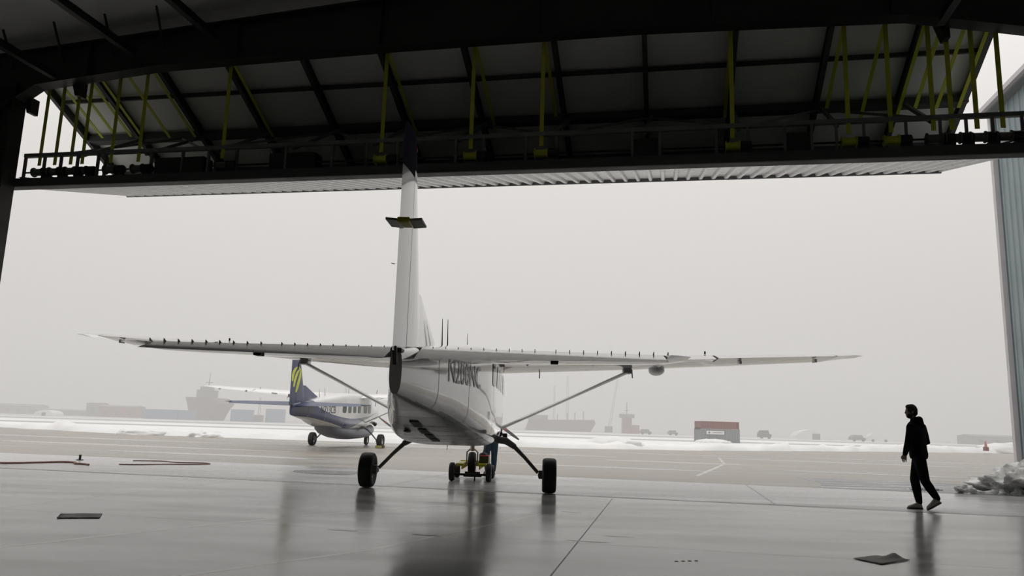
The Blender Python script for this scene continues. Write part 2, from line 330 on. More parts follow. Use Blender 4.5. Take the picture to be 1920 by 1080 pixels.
for i, (x, y, rx, ry) in enumerate(((-9, 27, 5, .5), (3, 27, 4, .4), (7, 33, 3, .6), (-16, 33, 7, .6), (16, 39, 6, .5), (1.5, 38, 4, .5), (-22, 41, 9, .7), (22, 45, 7, .5), (13, 28, 3, .35), (-5, 44, 8, .6), (9, 44, 4, .5))):
    patch('puddle', blob(x, y, rx, ry, i * 3.7), noisy('pale_wet_film', (0.34, 0.33, 0.32), (0.44, 0.43, 0.42), (.5, 2, 1), (.15, .35), 4), tarm, .002)
strip('painted_line', [(5.6, 23.5), (9.0, 33.0), (10.9, 41.0)], .13, .003, noisy('worn_apron_paint', (0.34, .33, .31), (.6, .59, .56), (1, 1, 1), (.3, .5), 5), tarm)

# snow field with ploughed strips and a raised ragged edge
def snow_grid():
    xs = [];
    x = -1200
    mb = MB(); rows = []
    X = [-1200, -700, -400, -250, -180] + [-140 + i * .55 for i in range(600)] + [195, 240, 320, 480, 800, 1300]
    offs = [0, .25, .6, 1.0, 1.5, 2.1, 3.0, 4.5, 8, 16, 40, 90, 180, 400, 1200]
    ridge = [0, .5, .85, 1, .9, .7, .45, .2, .05, 0, 0, 0, 0, 0, 0]
    for xx in X:
        ey = edge_y(max(-140, min(190, xx))) + (0 if -140 < xx < 190 else 8)
        ey += .8 * noise.noise(Vector((xx * .35, 0, 0))) + .35 * noise.noise(Vector((xx * 1.6, 3, 0)))
        h = .32 + .38 * max(0, noise.noise(Vector((xx * .11, 7, 0)))) + .22 * noise.noise(Vector((xx * .6, 5, 0)))
        if -30 < xx < -14: h *= .75
        if xx > 20: h = h * 1.3 + .1
        if 23 < xx < 33: h *= .8
        r = []
        for o, k in zip(offs, ridge):
            z = .03 + k * max(.06, h) * (1 + .45 * noise.noise(Vector((xx * 1.9, o * 2.2, 9)))) if k > 0 else .03
            if o == 0: z = -.02
            r.append((xx, ey + o, z))
        rows.append(r)
    mb.loft(rows, cap=False, closed=False)
    return mb
mb = snow_grid(); o = mb.build('snow_field', M_snow, smooth=True, angle=80); tag(o, kind='structure')
# grey taxiway bands across the snow, in the snow field material (by place, not by light)
nt = noisy('snow_field_snow', (0.76, 0.765, 0.77), (0.88, 0.875, 0.865), (0.05, 0.3, 1), (0.7, 0.9), 5, spec=0.2).node_tree
o.data.materials.clear(); o.data.materials.append(MATS['snow_field_snow'])
N = nt.nodes; L = nt.links; bs = N['Principled BSDF']; src = bs.inputs['Base Color'].links[0].from_socket
tco = N.new('ShaderNodeTexCoord'); mp = N.new('ShaderNodeMapping'); mp.inputs['Rotation'].default_value = (0, 0, -.12); L.new(tco.outputs['Object'], mp.inputs[0])
mp2 = N.new('ShaderNodeMapping'); mp2.inputs['Scale'].default_value = (.02, .12, 1); L.new(mp.outputs[0], mp2.inputs[0])
nz = N.new('ShaderNodeTexNoise'); nz.inputs['Scale'].default_value = 1.5; L.new(mp2.outputs[0], nz.inputs['Vector'])
sp = N.new('ShaderNodeSeparateXYZ'); L.new(mp.outputs[0], sp.inputs[0])
ad = N.new('ShaderNodeMath'); ad.operation = 'MULTIPLY_ADD'; L.new(nz.outputs['Fac'], ad.inputs[0]); ad.inputs[1].default_value = 14; L.new(sp.outputs['Y'], ad.inputs[2])
cr = N.new('ShaderNodeValToRGB'); mr = N.new('ShaderNodeMapRange'); mr.inputs[1].default_value = 0; mr.inputs[2].default_value = 400; L.new(ad.outputs[0], mr.inputs[0]); L.new(mr.outputs[0], cr.inputs[0])
cr.color_ramp.interpolation = 'LINEAR'
els = [(0, 0), (.262, 0), (.272, .75), (.30, .7), (.31, 0), (.40, .1), (.41, .8), (.50, .8), (.52, .2), (.64, .5), (1, .9)]
cr.color_ramp.elements[0].position = 0; cr.color_ramp.elements[0].color = (0, 0, 0, 1); cr.color_ramp.elements[1].position = 1; cr.color_ramp.elements[1].color = (.9, .9, .9, 1)
for p, v in els[1:-1]:
    q = cr.color_ramp.elements.new(p); q.color = (v, v, v, 1)
mx = N.new('ShaderNodeMix'); mx.data_type = 'RGBA'; L.new(cr.outputs[0], mx.inputs[0]); L.new(src, mx.inputs[6]); mx.inputs[7].default_value = (.30, .295, .29, 1); L.new(mx.outputs[2], bs.inputs['Base Color'])

def heap(name, c, size, seed, m, label, cat='snow', lump=.35, sub=5, group=None):
    bm = bmesh.new(); bmesh.ops.create_icosphere(bm, subdivisions=sub, radius=1)
    for v in bm.verts:
        d = v.co.copy(); k = 1 + lump * noise.noise(d * 2.1 + Vector((seed, 0, 0))) + lump * .7 * noise.noise(d * 5.5 + Vector((0, seed, 0))) + lump * .35 * noise.noise(d * 14 + Vector((0, seed, 0)))
        v.co = Vector((d.x * size[0] * k, d.y * size[1] * k, max(-.03, d.z * size[2] * k)))
    me = bpy.data.meshes.new(name); bm.to_mesh(me); bm.free(); me.materials.append(m)
    for p in me.polygons: p.use_smooth = True
    o = bpy.data.objects.new(name, me); COL.objects.link(o); o.location = c; return tag(o, label, cat, group)
heap('snow_pile', (12.95, 19.6, 0), (1.35, .9, .68), 3.3, M_snowd, 'lumpy grey ploughed snow pile outside the right end of the door', lump=.45)
heap('snow_chunk', (11.15, 19.45, 0), (.24, .22, .18), 6.1, M_snowd, 'small dirty snow lump at the left foot of the snow pile', lump=.5, sub=4)
heap('snow_chunk', (10.55, 20.2, 0), (.40, .16, .07), 8.4, M_snowd, 'flat slushy snow crumb left of the snow pile', lump=.5, sub=4)
for x, y, sx_, h, s_, lb in ((7.3, 54.5, 2.3, .95, 1.1, 'white snow mound right of the big aircraft strut, before the haze'), (25.2, 97, 2.3, .62, 5.2, 'white snow mound at the foot of the grey container'), (56.5, 88, 5, 1.5, 9.9, 'white snow mound near the right blue building'),
                     (-23.5, 52, 2.0, .55, 2.9, 'low snow heap on the far left edge of the tarmac'), (-6.2, 51.5, 2.2, .7, 4.7, 'snow mound behind the parked blue-tailed aircraft'), (-19.3, 51.4, 1.2, .5, 7.7, 'small snow heap between the left snow edge and the parked aircraft')):
    heap('snow_mound', (x, y, 0), (sx_, 1.3, h * .8), s_, MATS['snow_field_snow'], lb, lump=.18, sub=4)

# ------------------------------------------------------------ bifold door
FN, FZ = 3.9, 7.58           # fold line
def up_z(n): return 9.43 + (FZ - 9.43) * n / FN
def lowz(n): return 6.56 + (FZ - .05 - 6.56) * n / FN
D0, D1 = -12.2, 9.42
door = empty('door_1', B(0, 0, 6.5), 0, kind='structure')
door.rotation_euler.z = -DA
def dl(t, n, z): return Vector((t, n, z - 6.5))
def dbox(mb, t0, t1, n0, n1, z0, z1): return mb.box(dl((t0 + t1) / 2, (n0 + n1) / 2, (z0 + z1) / 2), (abs(t1 - t0), abs(n1 - n0), abs(z1 - z0)))
MB().prism([dl(D0, 0.02, up_z(0) + .16), dl(D1, 0.02, up_z(0) + .16), dl(D1, FN, up_z(FN) + .16), dl(D0, FN, up_z(FN) + .16)], (0, 0, .04)).build('upper_panel', M_liner, door)
# lower panel: trapezoid ribbed skin facing down, ribs run from rail to fold
def ribbed(t0, t1, pitch, depth):
    prof = []; t = t0
    while t < t1 - .01:
        for dt, dz in ((0, 0), (.62, 0), (.70, -depth), (.92, -depth)):
            if t + dt * pitch <= t1: prof.append((t + dt * pitch, dz))
        t += pitch
    prof.append((t1, 0)); return prof
pr_ = ribbed(D0, D1, .305, .065)
mb = MB(); mb.loft([[dl(t, -.02, lowz(-.02) - .03 + dz) for t, dz in pr_] + [dl(t, -.02, lowz(-.02) + .0) for t, dz in pr_[::-1]],
                    [dl(t, FN, lowz(FN) - .03 + dz) for t, dz in pr_] + [dl(t, FN, lowz(FN) + .0) for t, dz in pr_[::-1]]])
mb.build('lower_panel', M_skin, door)
MB().prism([dl(D0, .05, lowz(.05) + .005), dl(D1, .05, lowz(.05) + .005), dl(D1, FN, lowz(FN) + .005), dl(D0, FN, lowz(FN) + .005)], (0, 0, .03)).build('lower_panel_liner', M_liner, door)
mb = MB(); dbox(mb, D0, D1, FN + .005, FN + .05, FZ - .155, FZ + .22); mb.build('fold_trim', M_cgrey, door)
ribs = [-12.1, -10.55, -8.75, -6.95, -5.06, -3.18, -1.27, .72, 2.63, 4.48, 6.33, 8.03, 9.35]
for t in ribs:
    MB().ibeam(dl(t, .05, up_z(.05) + .04), dl(t, FN - .1, up_z(FN - .1) + .04), .10, .20, .016).build('panel_rib', M_steel2, door)
    MB().ibeam(dl(t, .1, lowz(.1) + .12), dl(t, FN - .1, lowz(FN - .1) + .10), .08, .13, .014).build('lower_rib', M_steel2, door)
for n, w, h in ((.95, .06, .09), (2.15, .30, .16), (3.3, .06, .09)):
    dbb = MB(); dbb.beam(dl(D0, n, up_z(n) + .05), dl(D1, n, up_z(n) + .05), w, h); dbb.build('girt', M_steel2, door)
for n in (1.0, 2.0, 3.0): MB().beam(dl(D0, n, lowz(n) + .10), dl(D1, n, lowz(n) + .10), .07, .12).build('girt', M_steel2, door)
# bottom box truss carrying the lift drums
MB().beam(dl(-12.30, 0, 6.515), dl(9.62, 0, 6.515), .24, .12).build('bottom_chord', M_steel, door)
MB().beam(dl(-12.30, -.13, 6.56), dl(9.62, -.13, 6.56), .03, .20).build('bottom_rail', M_steel2, door)
MB().beam(dl(-11.95, 0, 7.26), dl(9.60, 0, 7.26), .10, .085).build('top_chord', M_truss, door)
posts = [-11.93, -11.4, -10.95, -10.5, -9.95, -9.75, -8.55, -7.75, -7.1, -6.4, -5.2, -4.1, -3.3, -2.6, -1.3, -.7, .2, .85, 2.4, 2.95, 4.05, 4.65, 5.35, 5.85, 6.3, 6.8, 7.55, 8.15, 8.6, 9.05, 9.55]
for t in posts: MB().beam(dl(t, 0, 6.54), dl(t, 0, 7.24), .055, .055).build('post', M_truss, door)
zz = [(-9.3, 0)] 
bt_ = [-11.3, -9.3, -7.3, -5.1, -3.1, -1.2, .8, 2.7, 4.6, 6.4, 8.1]
for i in range(0, len(bt_) - 1):
    a, b = bt_[i], bt_[i + 1]
    if i % 2: a, b = b, a
    MB().beam(dl(a, .05, 7.26), dl(b, 2.1, up_z(2.1) - .05), .05, .05).build('brace', M_truss, door)
for t in ribs[1:-1]: MB().beam(dl(t, .05, 7.2), dl(t + .12, 2.1, up_z(2.1)), .07, .07).build('brace', M_truss, door)
STR = [(-11.52, 1.87), (-11.1, 1.8), (-10.67, 1.87), (-10.36, 1.84), (-9.6, 1.95), (-8.88, 1.97), (-6.75, 2.08), (-2.97, 2.2), (-.98, 2.2), (.53, 1.85), (4.36, 2.1), (6.52, 1.97), (7.28, 2.3), (8.03, 2.3), (8.35, 2.15), (8.78, 2.09), (9.22, 2.11)]
for t, n in STR:
    MB().box(dl(t, -.02, (9.4 + 7.0) / 2), (.085, .014, 2.4)).build('lift_strap', M_strap, door)
    MB().beam(dl(t + .02, .04, 9.32), dl(t + .02, n, up_z(n) - .13), .075, .014).build('return_strap', M_strap, door)
    dr = MB().lathe([(0, -.14), (.115, -.14), (.115, -.12), (.085, -.12), (.085, .12), (.115, .12), (.115, .14), (0, .14)], dl(t, 0, 6.84), (1, 0, 0), 18).build('lift_drum', M_strap if -3.2 < t < 7.4 else M_drum, door, smooth=True)
    mb = MB(); mb.lathe([(0, .16), (.10, .16), (.10, .34), (.085, .36), (0, .36)], dl(t, 0, 6.84), (1, 0, 0), 16)
    mb.box(dl(t + .26, 0, 6.68), (.18, .16, .12)); mb.build('drum_gearbox', M_black, door, smooth=True)
MB().tube([dl(-11.9, 0, 6.84), dl(9.5, 0, 6.84)], .02, 8).build('drive_shaft', M_black, door)
for t0, t1 in ((-8.45, -7.2), (-5.6, -4.5), (2.42, 2.93), (5.37, 5.83)):
    mb = MB(); dbox(mb, t0, t1, -.02, .35, 6.62, 7.08); mb.build('motor_box', M_black, door, bevel=.02)

# ------------------------------------------------------------ aircraft
ST = [ # b, half width, z bottom, z top, exponent
 (4.62, .17, 1.52, 1.86, 2.0), (4.50, .30, 1.30, 2.00, 2.2), (4.30, .38, 1.16, 2.08, 2.4), (3.6, .47, 1.00, 2.16, 2.6), (2.9, .56, .95, 2.22, 2.9), (2.35, .64, .93, 2.26, 3.0),
 (1.95, .71, .92, 2.46, 3.3), (1.55, .77, .92, 2.60, 3.8), (1.0, .81, .89, 2.66, 4.4), (0, .82, .88, 2.66, 5.6), (-1.5, .82, .89, 2.64, 6.4), (-2.6, .82, .94, 2.58, 6.6), (-3.5, .77, 1.03, 2.50, 6.4),
 (-4.5, .63, 1.16, 2.38, 5.6), (-5.5, .45, 1.32, 2.26, 4.2), (-6.5, .27, 1.42, 2.15, 3.6), (-7.2, .14, 1.50, 2.06, 3.0), (-7.55, .065, 1.55, 2.02, 2.6)]
_b = np.array([s[0] for s in ST])[::-1]; _v = np.array([s[1:] for s in ST])[::-1]
def sec(b):
    w = [(-.25, .25), (0, .5), (.25, .25)] if -7.3 < b < 4.2 else [(0, 1)]
    return sum(np.array([np.interp(b + d, _b, _v[:, k]) for k in range(4)]) * wt for d, wt in w)
def ring(b, n=44, grow=0):
    hw, zb, zt, ex = sec(b); zc = (zb + zt) / 2; hh = (zt - zb) / 2; out = []
    for i in range(n):
        a = 2 * PI * (i + .5) / n; c, s_ = math.cos(a), math.sin(a)
        out.append(Vector((math.copysign(abs(c) ** (2 / ex), c) * (hw + grow), b, zc + math.copysign(abs(s_) ** (2 / ex), s_) * (hh + grow))))
    return out
def side_x(b, z):
    hw, zb, zt, ex = sec(b); zc = (zb + zt) / 2; hh = (zt - zb) / 2; q = min(.999, abs((z - zc) / hh)); return hw * (1 - q ** ex) ** (1 / ex)
def skin_patch(mb, b0, b1, z0, z1, side, off=.006, nb=8, nz=6, rnd=.25, skew=0):
    cols = []
    for i in range(nb + 1):
        u = i / nb; b = b0 + (b1 - b0) * u; e = abs(2 * u - 1); sh = 1 - (1 - (1 - max(0, (e - (1 - rnd)) / rnd) ** 2) ** .5) * .35
        zm = (z0 + z1) / 2; h = (z1 - z0) / 2 * sh
        cols.append([Vector((side * (side_x(b + skew * (zz_ - zm), zz_) + off), b + skew * (zz_ - zm), zz_)) for zz_ in [zm - h + 2 * h * k / nz for k in range(nz + 1)]])
    mb.loft(cols, cap=False, closed=False)
def airfoil(a, le, chord, z, th, c0=0, c1=1, droop=0, n=14, hinge=None, camber=.02, inc=.012):
    up_, dn_ = [], []
    for i in range(n):
        x = c0 + (c1 - c0) * (i / (n - 1)) ** (1.6 if c0 == 0 else 1)
        y = 5 * th * (.2969 * math.sqrt(x) - .126 * x - .3516 * x * x + .2843 * x ** 3 - .1036 * x ** 4); cmb = camber * chord * 4 * x * (1 - x)
        for lst, s_ in ((up_, 1), (dn_, -1)):
            pb, pz = -x * chord, (y * s_ * chord + cmb)
            if droop and hinge is not None:
                hb = -hinge * chord; db = pb - hb; dz = pz; ca, sa = math.cos(droop), math.sin(droop)
                pb, pz = hb + db * ca + dz * sa * 1, dz * ca + db * sa
            lst.append(Vector((a, le + pb, z + pz + inc * (pb + chord * .35))))
    return up_ + dn_[::-1]
WING = [(.0, 1.30, 2.00, 2.46, .165), (.82, 1.30, 2.00, 2.475, .165), (3.4, 1.24, 1.83, 2.60, .155), (5.6, 1.12, 1.50, 2.72, .14), (7.35, 1.02, 1.24, 2.815, .12), (7.75, .86, .98, 2.85, .09), (7.94, .55, .55, 2.845, .05)]
def wing_at(a):
    A = [w[0] for w in WING]; return [float(np.interp(a, A, [w[k] for w in WING])) for k in range(1, 5)]
def plane(livery, pod, reg, reg_mat):
    pre = 'aircraft'
    root = empty('propeller_aircraft')
    fus_m = M_livery if livery else M_white; tail_m = M_navy2 if livery else M_white2
    mb = MB(); bs_ = [4.62, 4.5, 4.3] + arc(60, 4.1, -7.3) + [-7.42, -7.55]
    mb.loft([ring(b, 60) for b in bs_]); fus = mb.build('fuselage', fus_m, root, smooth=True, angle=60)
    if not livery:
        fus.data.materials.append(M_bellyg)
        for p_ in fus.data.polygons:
            if p_.normal.z < -.80 and p_.center.y < .2: p_.material_index = 1  # rear faces that point down get a darker grey than the white
    # dark parting seams
    for b in (3.05, 2.2, -3.0, -4.9, -6.3):
        R = ring(b, 44, .003); R2 = ring(b - .012, 44, .003); m2 = MB(); m2.loft([R, R2], cap=False); m2.build('panel_seam', M_textg, fus)
    mb = MB(); mb.lathe([(0, 0), (.02, 0), (.05, -.02), (.10, -.09), (.15, -.22), (.17, -.34), (0, -.34)], (0, 4.96, 1.69), (0, 1, 0), 24); mb.build('spinner', M_alu, root, smooth=True)
    for k in range(3):
        a = 2 * PI * k / 3 - .61; d = Vector((math.cos(a), 0, math.sin(a))); x = d.cross(Vector((0, 1, 0))); rings = []
        for r, w, tw in ((.15, .05, 1.5), (.4, .09, 1.40), (.8, .12, 1.28), (1.15, .10, 1.20), (1.33, .05, 1.18)):
            c = Vector((0, 4.74, 1.69)) + d * r; cx = x * math.cos(tw) + Vector((0, 1, 0)) * math.sin(tw); cy = x * -math.sin(tw) + Vector((0, 1, 0)) * math.cos(tw)
            rings.append([c + cx * w, c + cy * .014, c - cx * w, c - cy * .014])
        bl_ = MB().loft(rings).build('propeller_blade', M_black, root, smooth=True)
        tb_ = [[p_ + (p_ - (Vector((0, 4.74, 1.69)) + d * r_)) * .15 for p_ in R_] for R_, r_ in ((rings[2], .8), (rings[3], 1.15))]; tb_[1] = [q.lerp(w_, .35) for q, w_ in zip(tb_[0], tb_[1])]
        MB().loft(tb_).build('blade_band', noisy('dull_red_paint', (.20, .03, .03), (.26, .05, .04), (1, 1, 1), (.5, .6), 3), bl_)
    # glass
    wz_ = 0 if livery else .19
    for side in (-1, 1):
        for i, b in enumerate((-3.0, -2.25, -1.5, -.75)):
            m2 = MB(); skin_patch(m2, b - .24, b + .24, 1.69 + wz_, 2.06 + wz_, side, .007, rnd=.6); m2.build('cabin_window', M_glass, root, smooth=True)
        m2 = MB(); skin_patch(m2, .0, .6, 1.69 + wz_, 2.10 + wz_, side, .007, rnd=.4); m2.build('cockpit_window', M_glass, root, smooth=True)
        m2 = MB(); skin_patch(m2, .8, 1.4, 1.67 + wz_, 2.10 + wz_, side, .007, rnd=.5); m2.build('cockpit_window', M_glass, root, smooth=True)
        m2 = MB(); rows = []
        for i in range(7):
            b = 2.28 - i * .115; R = ring(b, 88, .006); rows.append([p for p in (R[4:21] if side > 0 else R[23:40])])
        m2.loft(rows, cap=False, closed=False); m2.build('windscreen', M_glass, root, smooth=True)
        m2 = MB()
        m2.loft([[Vector((side * (side_x(b, z) + .010), b, z)) for z in (.0 + zz1, zz1 + .012)] for b, zz1 in [(1.5, 1.02), (0.6, 1.02), (.0, 1.02)]], cap=False, closed=False)
        m2.build('door_seam', M_textg, fus)
    # registration
    def text(body, b0, z0, size, side, m, wsc=1.0):
        cu = bpy.data.curves.new('registration', 'FONT'); cu.body = body; cu.size = size; cu.resolution_u = 3
        ob = bpy.data.objects.new('registration_tmp', cu); COL.objects.link(ob)
        bpy.context.view_layer.update(); dg = bpy.context.evaluated_depsgraph_get(); me = bpy.data.meshes.new_from_object(ob.evaluated_get(dg))
        bpy.data.objects.remove(ob); bm = bmesh.new(); bm.from_mesh(me)
        for _ in range(2): bmesh.ops.subdivide_edges(bm, edges=[e_ for e_ in bm.edges if e_.calc_length() > .06], cuts=1)
        bmesh.ops.triangulate(bm, faces=bm.faces)
        w = max(v.co.x for v in bm.verts)
        for v in bm.verts:
            xx = v.co.x * wsc; b = b0 + xx if side > 0 else b0 + w * wsc - xx; z = z0 + v.co.y
            v.co = Vector((side * (side_x(b, z) + .008), b, z))
        me2 = bpy.data.meshes.new('registration'); bm.to_mesh(me2); bm.free(); me2.materials.append(m)
        o = bpy.data.objects.new('registration', me2); COL.objects.link(o); o.parent = root
    if livery:
        for s_ in (-1, 1): text(reg, -5.35, 1.66, .46, s_, reg_mat, .84)
        text('CAPE', 2.35, 1.62, .22, 1, reg_mat, .9) if False else None
    else:
        for s_ in (-1, 1): text(reg, -5.95, 1.78, .44, s_, reg_mat, 1.02)
    # wings
    wm = M_white
    for s_ in (-1, 1):
        A = [.0, .82, 2, 3.4, 4.6, 5.6, 6.6, 7.34, 7.365, 7.6, 7.75, 7.87, 7.94]
        mb = MB(); mb.loft([airfoil(s_ * a, wing_at(a)[0], wing_at(a)[1], wing_at(a)[2], wing_at(a)[3], 0, .745 if a < 7.35 else 1.0) for a in A]); wg = mb.build('wing', wm, root, smooth=True, angle=50)
        for nm, a0, a1, dr_ in (('flap', .86, 4.95, .03), ('aileron', 5.0, 7.33, .0)):
            mb = MB(); mb.loft([airfoil(s_ * a, *[wing_at(a)[k] for k in (0, 1, 2, 3)], .75, 1, dr_, 7, .75) for a in arc(5, a0, a1)]); mb.build(nm, wm, root, smooth=True, angle=50)
        for a in (1.3, 2.6, 3.9):
            w = wing_at(a); m2 = MB(); m2.loft([[Vector((s_ * a + dx, w[0] - w[1] * c, w[2] - .03 - h + dz)) for dx, dz in ((-.02, 0), (.02, 0), (.02, h), (-.02, h))] for c, h in ((.55, .04), (.75, .09), (.98, .05))]); m2.build('flap_track', wm, root)
        for a in (5.5, 7.0):
            w = wing_at(a); m2 = MB(); m2.box((s_ * a, w[0] - w[1] * .76, w[2] - .075), (.05, .16, .07)); m2.build('aileron_hinge', wm, root, bevel=.01)
        w = wing_at(4.9); MB().tube([(s_ * 4.9, w[0] - w[1] * .5, w[2] + .14), (s_ * 4.9, w[0] - w[1] * .5, w[2] + .20)], .018, 8).build('fuel_vent', M_gear, root)
        # strut
        p0 = Vector((s_ * .80, .42, 1.22)); p1 = Vector((s_ * 3.38, .58, 2.44)); d = (p1 - p0).normalized(); fwv = Vector((0, 1, 0)); n_ = d.cross(fwv).normalized(); rings = []
        for u, wd in ((0, .05), (.04, .075), (.5, .08), (.96, .075), (1, .05)):
            c = p0.lerp(p1, u); rings.append([c + fwv * (math.cos(k * PI / 6) * wd * (1.25 if math.cos(k * PI / 6) < 0 else .8)) + n_ * (math.sin(k * PI / 6) * .050 * (.58 + .42 * math.cos(k * PI / 6))) for k in range(12)])
        stt = MB().loft(rings).build('wing_strut', wm, root, smooth=True)
        m2 = MB(); m2.box(p1 - d * .03 + Vector((0, 0, .02)), (.20, .26, .11)); m2.build('strut_fairing', M_alu, stt, bevel=.04)
        m2 = MB(); m2.tube([p1 + Vector((s_ * .05, -.16, -.02)), p1 + Vector((s_ * .06, -.16, -.14))], .012, 8); m2.build('tie_down_ring', M_gear, stt)
        # main gear
        g = [(.42, .03, .96), (.70, .02, 1.00), (.92, .01, .97), (1.10, 0, .86)]
        MB().tube([(s_ * x, y, z) for x, y, z in g], [.055, .075, .07, .055], 14).build('gear_fairing', M_gear, root, smooth=True)
        MB().tube([(s_ * 1.06, 0, .89), (s_ * 1.30, 0, .66), (s_ * 1.56, 0, .38)], [.045, .036, .034], 12).build('gear_leg', M_gear, root, smooth=True)
        wr = .335; wh = empty('main_wheel'); wh.parent = root; wh.location = (s_ * 1.78, 0, wr)
        prof = [(.155, -.10), (.20, -.115), (.25, -.135), (.29, -.135), (.320, -.115), (.333, -.07), (.335, 0), (.333, .07), (.320, .115), (.29, .135), (.25, .135), (.20, .115), (.155, .10)]
        MB().lathe(prof, (0, 0, 0), (1, 0, 0), 40).build('tyre', M_rubber, wh, smooth=True)
        MB().lathe([(0, -.06), (.05, -.09), (.07, -.06), (.12, -.05), (.155, -.10), (.155, .10), (.12, .05), (.07, .06), (.05, .09), (0, .06)], (0, 0, 0), (1, 0, 0), 32).build('wheel_hub', M_alu if livery else M_gear, wh, smooth=True)
        m2 = MB(); m2.box((-s_ * .16, -.10, .02), (.10, .12, .16)); m2.box((-s_ * .14, 0, 0), (.16, .08, .08)); m2.build('brake_caliper', M_gear, wh, bevel=.012)
        # stabiliser
        SB = [(0, -5.86, 1.55, 2.055, .10), (.4, -5.90, 1.50, 2.05, .10), (2.6, -6.30, 1.04, 2.05, .09), (2.95, -6.42, .90, 2.05, .08), (3.12, -6.62, .58, 2.05, .05)]
        def sa(a): return [float(np.interp(a, [q[0] for q in SB], [q[k] for q in SB])) for k in range(1, 5)]
        mb = MB(); mb.loft([airfoil(s_ * a, *sa(a), 0, .60 if a < 2.88 else 1, camber=0, inc=0) for a in (.0, .4, 1.2, 2, 2.6, 2.87, 2.885, 2.95, 3.05, 3.12)]); stb = mb.build('tailplane', tail_m, root, smooth=True, angle=50)
        mb = MB(); mb.loft([airfoil(s_ * a, *sa(a), .61, 1, .20, 8, .61, camber=0, inc=0) for a in (.16, 1.2, 2, 2.6, 2.86)])
        el = mb.build('elevator', tail_m, root, smooth=True, angle=50)
        if not livery:
            for k in range(18):
                a = .28 + k * (.155 if k > 8 else .145); le, ch, z, th = sa(a); m2 = MB(); pz = z + .042 - .008
                m2.prism([(s_ * a - .004, le - ch * .60, pz), (s_ * a - .004, le - ch * .52, pz), (s_ * a - .004, le - ch * .60, pz + .035)], (.008, 0, 0)); m2.build('vortex_generator', M_black, stb)
        le, ch, z, th = sa(1.62); m2 = MB(); m2.box((s_ * 1.66, le - ch * .66, z - .075), (.085, .14, .05)); m2.build('trim_actuator', M_black, el, bevel=.008)
    if not livery:   # radar pod under the right wing
        w = wing_at(3.98); MB().sphere((4.0, w[0] - .30, w[2] - .12), 1, 20, (.17, .32, .12)).build('radar_pod', M_white2, root, smooth=True)
        w = wing_at(1.9); MB().tube([(1.55, w[0] - .4, w[2] - .10), (1.55, w[0] - .4, w[2] - .26)], .012, 6).build('antenna', M_black, root)
    # fin and rudder
    def fr_(z): # LE, TE by height
        t = (z - 2.05) / (4.40 - 2.05); return -6.02 + (-7.16 + 6.02) * t, -7.80
    def finring(z, c0, c1, thk, shift=0):
        le, te = fr_(z); ch = le - te; out = []
        up_, dn_ = [], []
        for i in range(10):
            x = c0 + (c1 - c0) * i / 9; y = 5 * thk * (.2969 * math.sqrt(x) - .126 * x - .3516 * x * x + .2843 * x ** 3 - .1036 * x ** 4)
            up_.append(Vector((y * 1.0, le - x * ch, z))); dn_.append(Vector((-y, le - x * ch, z)))
        return up_ + dn_[::-1]
    def hf(z): le, te = fr_(z); return 1 - .58 * (1 - .15 * (z - 2.05) / 2.35) / (le - te)      # hinge fraction
    lo_z, cut = 2.0, 4.02
    def tail_piece(nm, z0, z1, c, m, par, tag_=None):
        zs = arc(max(3, int((z1 - z0) / .15)), z0, z1); rg = []
        for z in zs: rg.append(finring(z, *( (0.002, hf(z) - .012) if c == 'fin' else (hf(z), 1)), .13 - .03 * (z - 2) / 2.4))
        o = MB().loft(rg).build(nm, m, par, smooth=True, angle=50); return o
    fin_cut = 3.92 if not livery else 4.3
    fin = tail_piece('fin', 2.0, 4.05, 'fin', tail_m, root); rud = tail_piece('rudder', 1.98, 3.955, 'rud', tail_m, root)
    c2 = M_navy2 if livery else M_navy
    ft = tail_piece('fin_tip_panel', 4.051, 4.34, 'fin', c2, root); rtp = tail_piece('rudder_tip_panel', 3.956, 4.36, 'rud', c2, root)
    # rounded tip
    rg = []
    for z, k in ((4.361, 1), (4.42, .93), (4.46, .75), (4.485, .4)):
        le, te = fr_(4.36); m_ = (le + te) / 2; R = finring(4.36, .002, 1, .10); rg.append([Vector((p.x * k, m_ + (p.y - m_) * k - .02 * (1 - k), z)) for p in R])
    MB().loft(rg).build('tail_cap', c2, root, smooth=True, angle=60)
    MB().lathe([(0, 0), (.035, 0), (.04, .02), (.03, .05), (.012, .07), (0, .07)], (0, -7.12, 4.33), (0, .25, 1), 14).build('beacon_lamp', M_red, root, smooth=True)
    # dorsal fin
    rg = []
    for u in arc(9, 0, 1):
        b = -4.55 - 1.55 * u; h = .62 * u ** 1.0 + .005; zt = sec(b)[2] - .03; w = .015 + .035 * u
        rg.append([Vector((-w, b, zt - .05)), Vector((w, b, zt - .05)), Vector((w * .8, b, zt + h * .7)), Vector((.008, b, zt + h + .03)), Vector((-.008, b, zt + h + .03)), Vector((-w * .8, b, zt + h * .7))])
    rg.append([Vector((p.x, -6.6, p.z if i < 2 else p.z)) for i, p in enumerate(rg[-1])])
    MB().loft(rg).build('dorsal_fin', tail_m, root, smooth=True)
    mb = MB(); mb.box((0, -7.5, 2.0), (.12, .2, .05)); mb.tube([(0, -7.62, 1.85), (0, -7.70, 2.03)], .03, 8); mb.build('tail_hinge_block', M_gear, root, bevel=.02)
    MB().tube([(-.02, -7.83, 2.86), (-.05, -7.86, 2.86)], .004, 6).build('static_wick', M_black, root)
    # nose gear, belly fittings, antennas, exhaust
    MB().tube([(0, 3.40, 1.05), (0, 3.52, .66)], .055, 12).build('nose_strut', M_alu, root, smooth=True)
    mb = MB()
    for s_ in (-1, 1): mb.tube([(s_ * .02, 3.5, .72), (s_ * .13, 3.52, .62), (s_ * .13, 3.54, .36)], .018, 8)
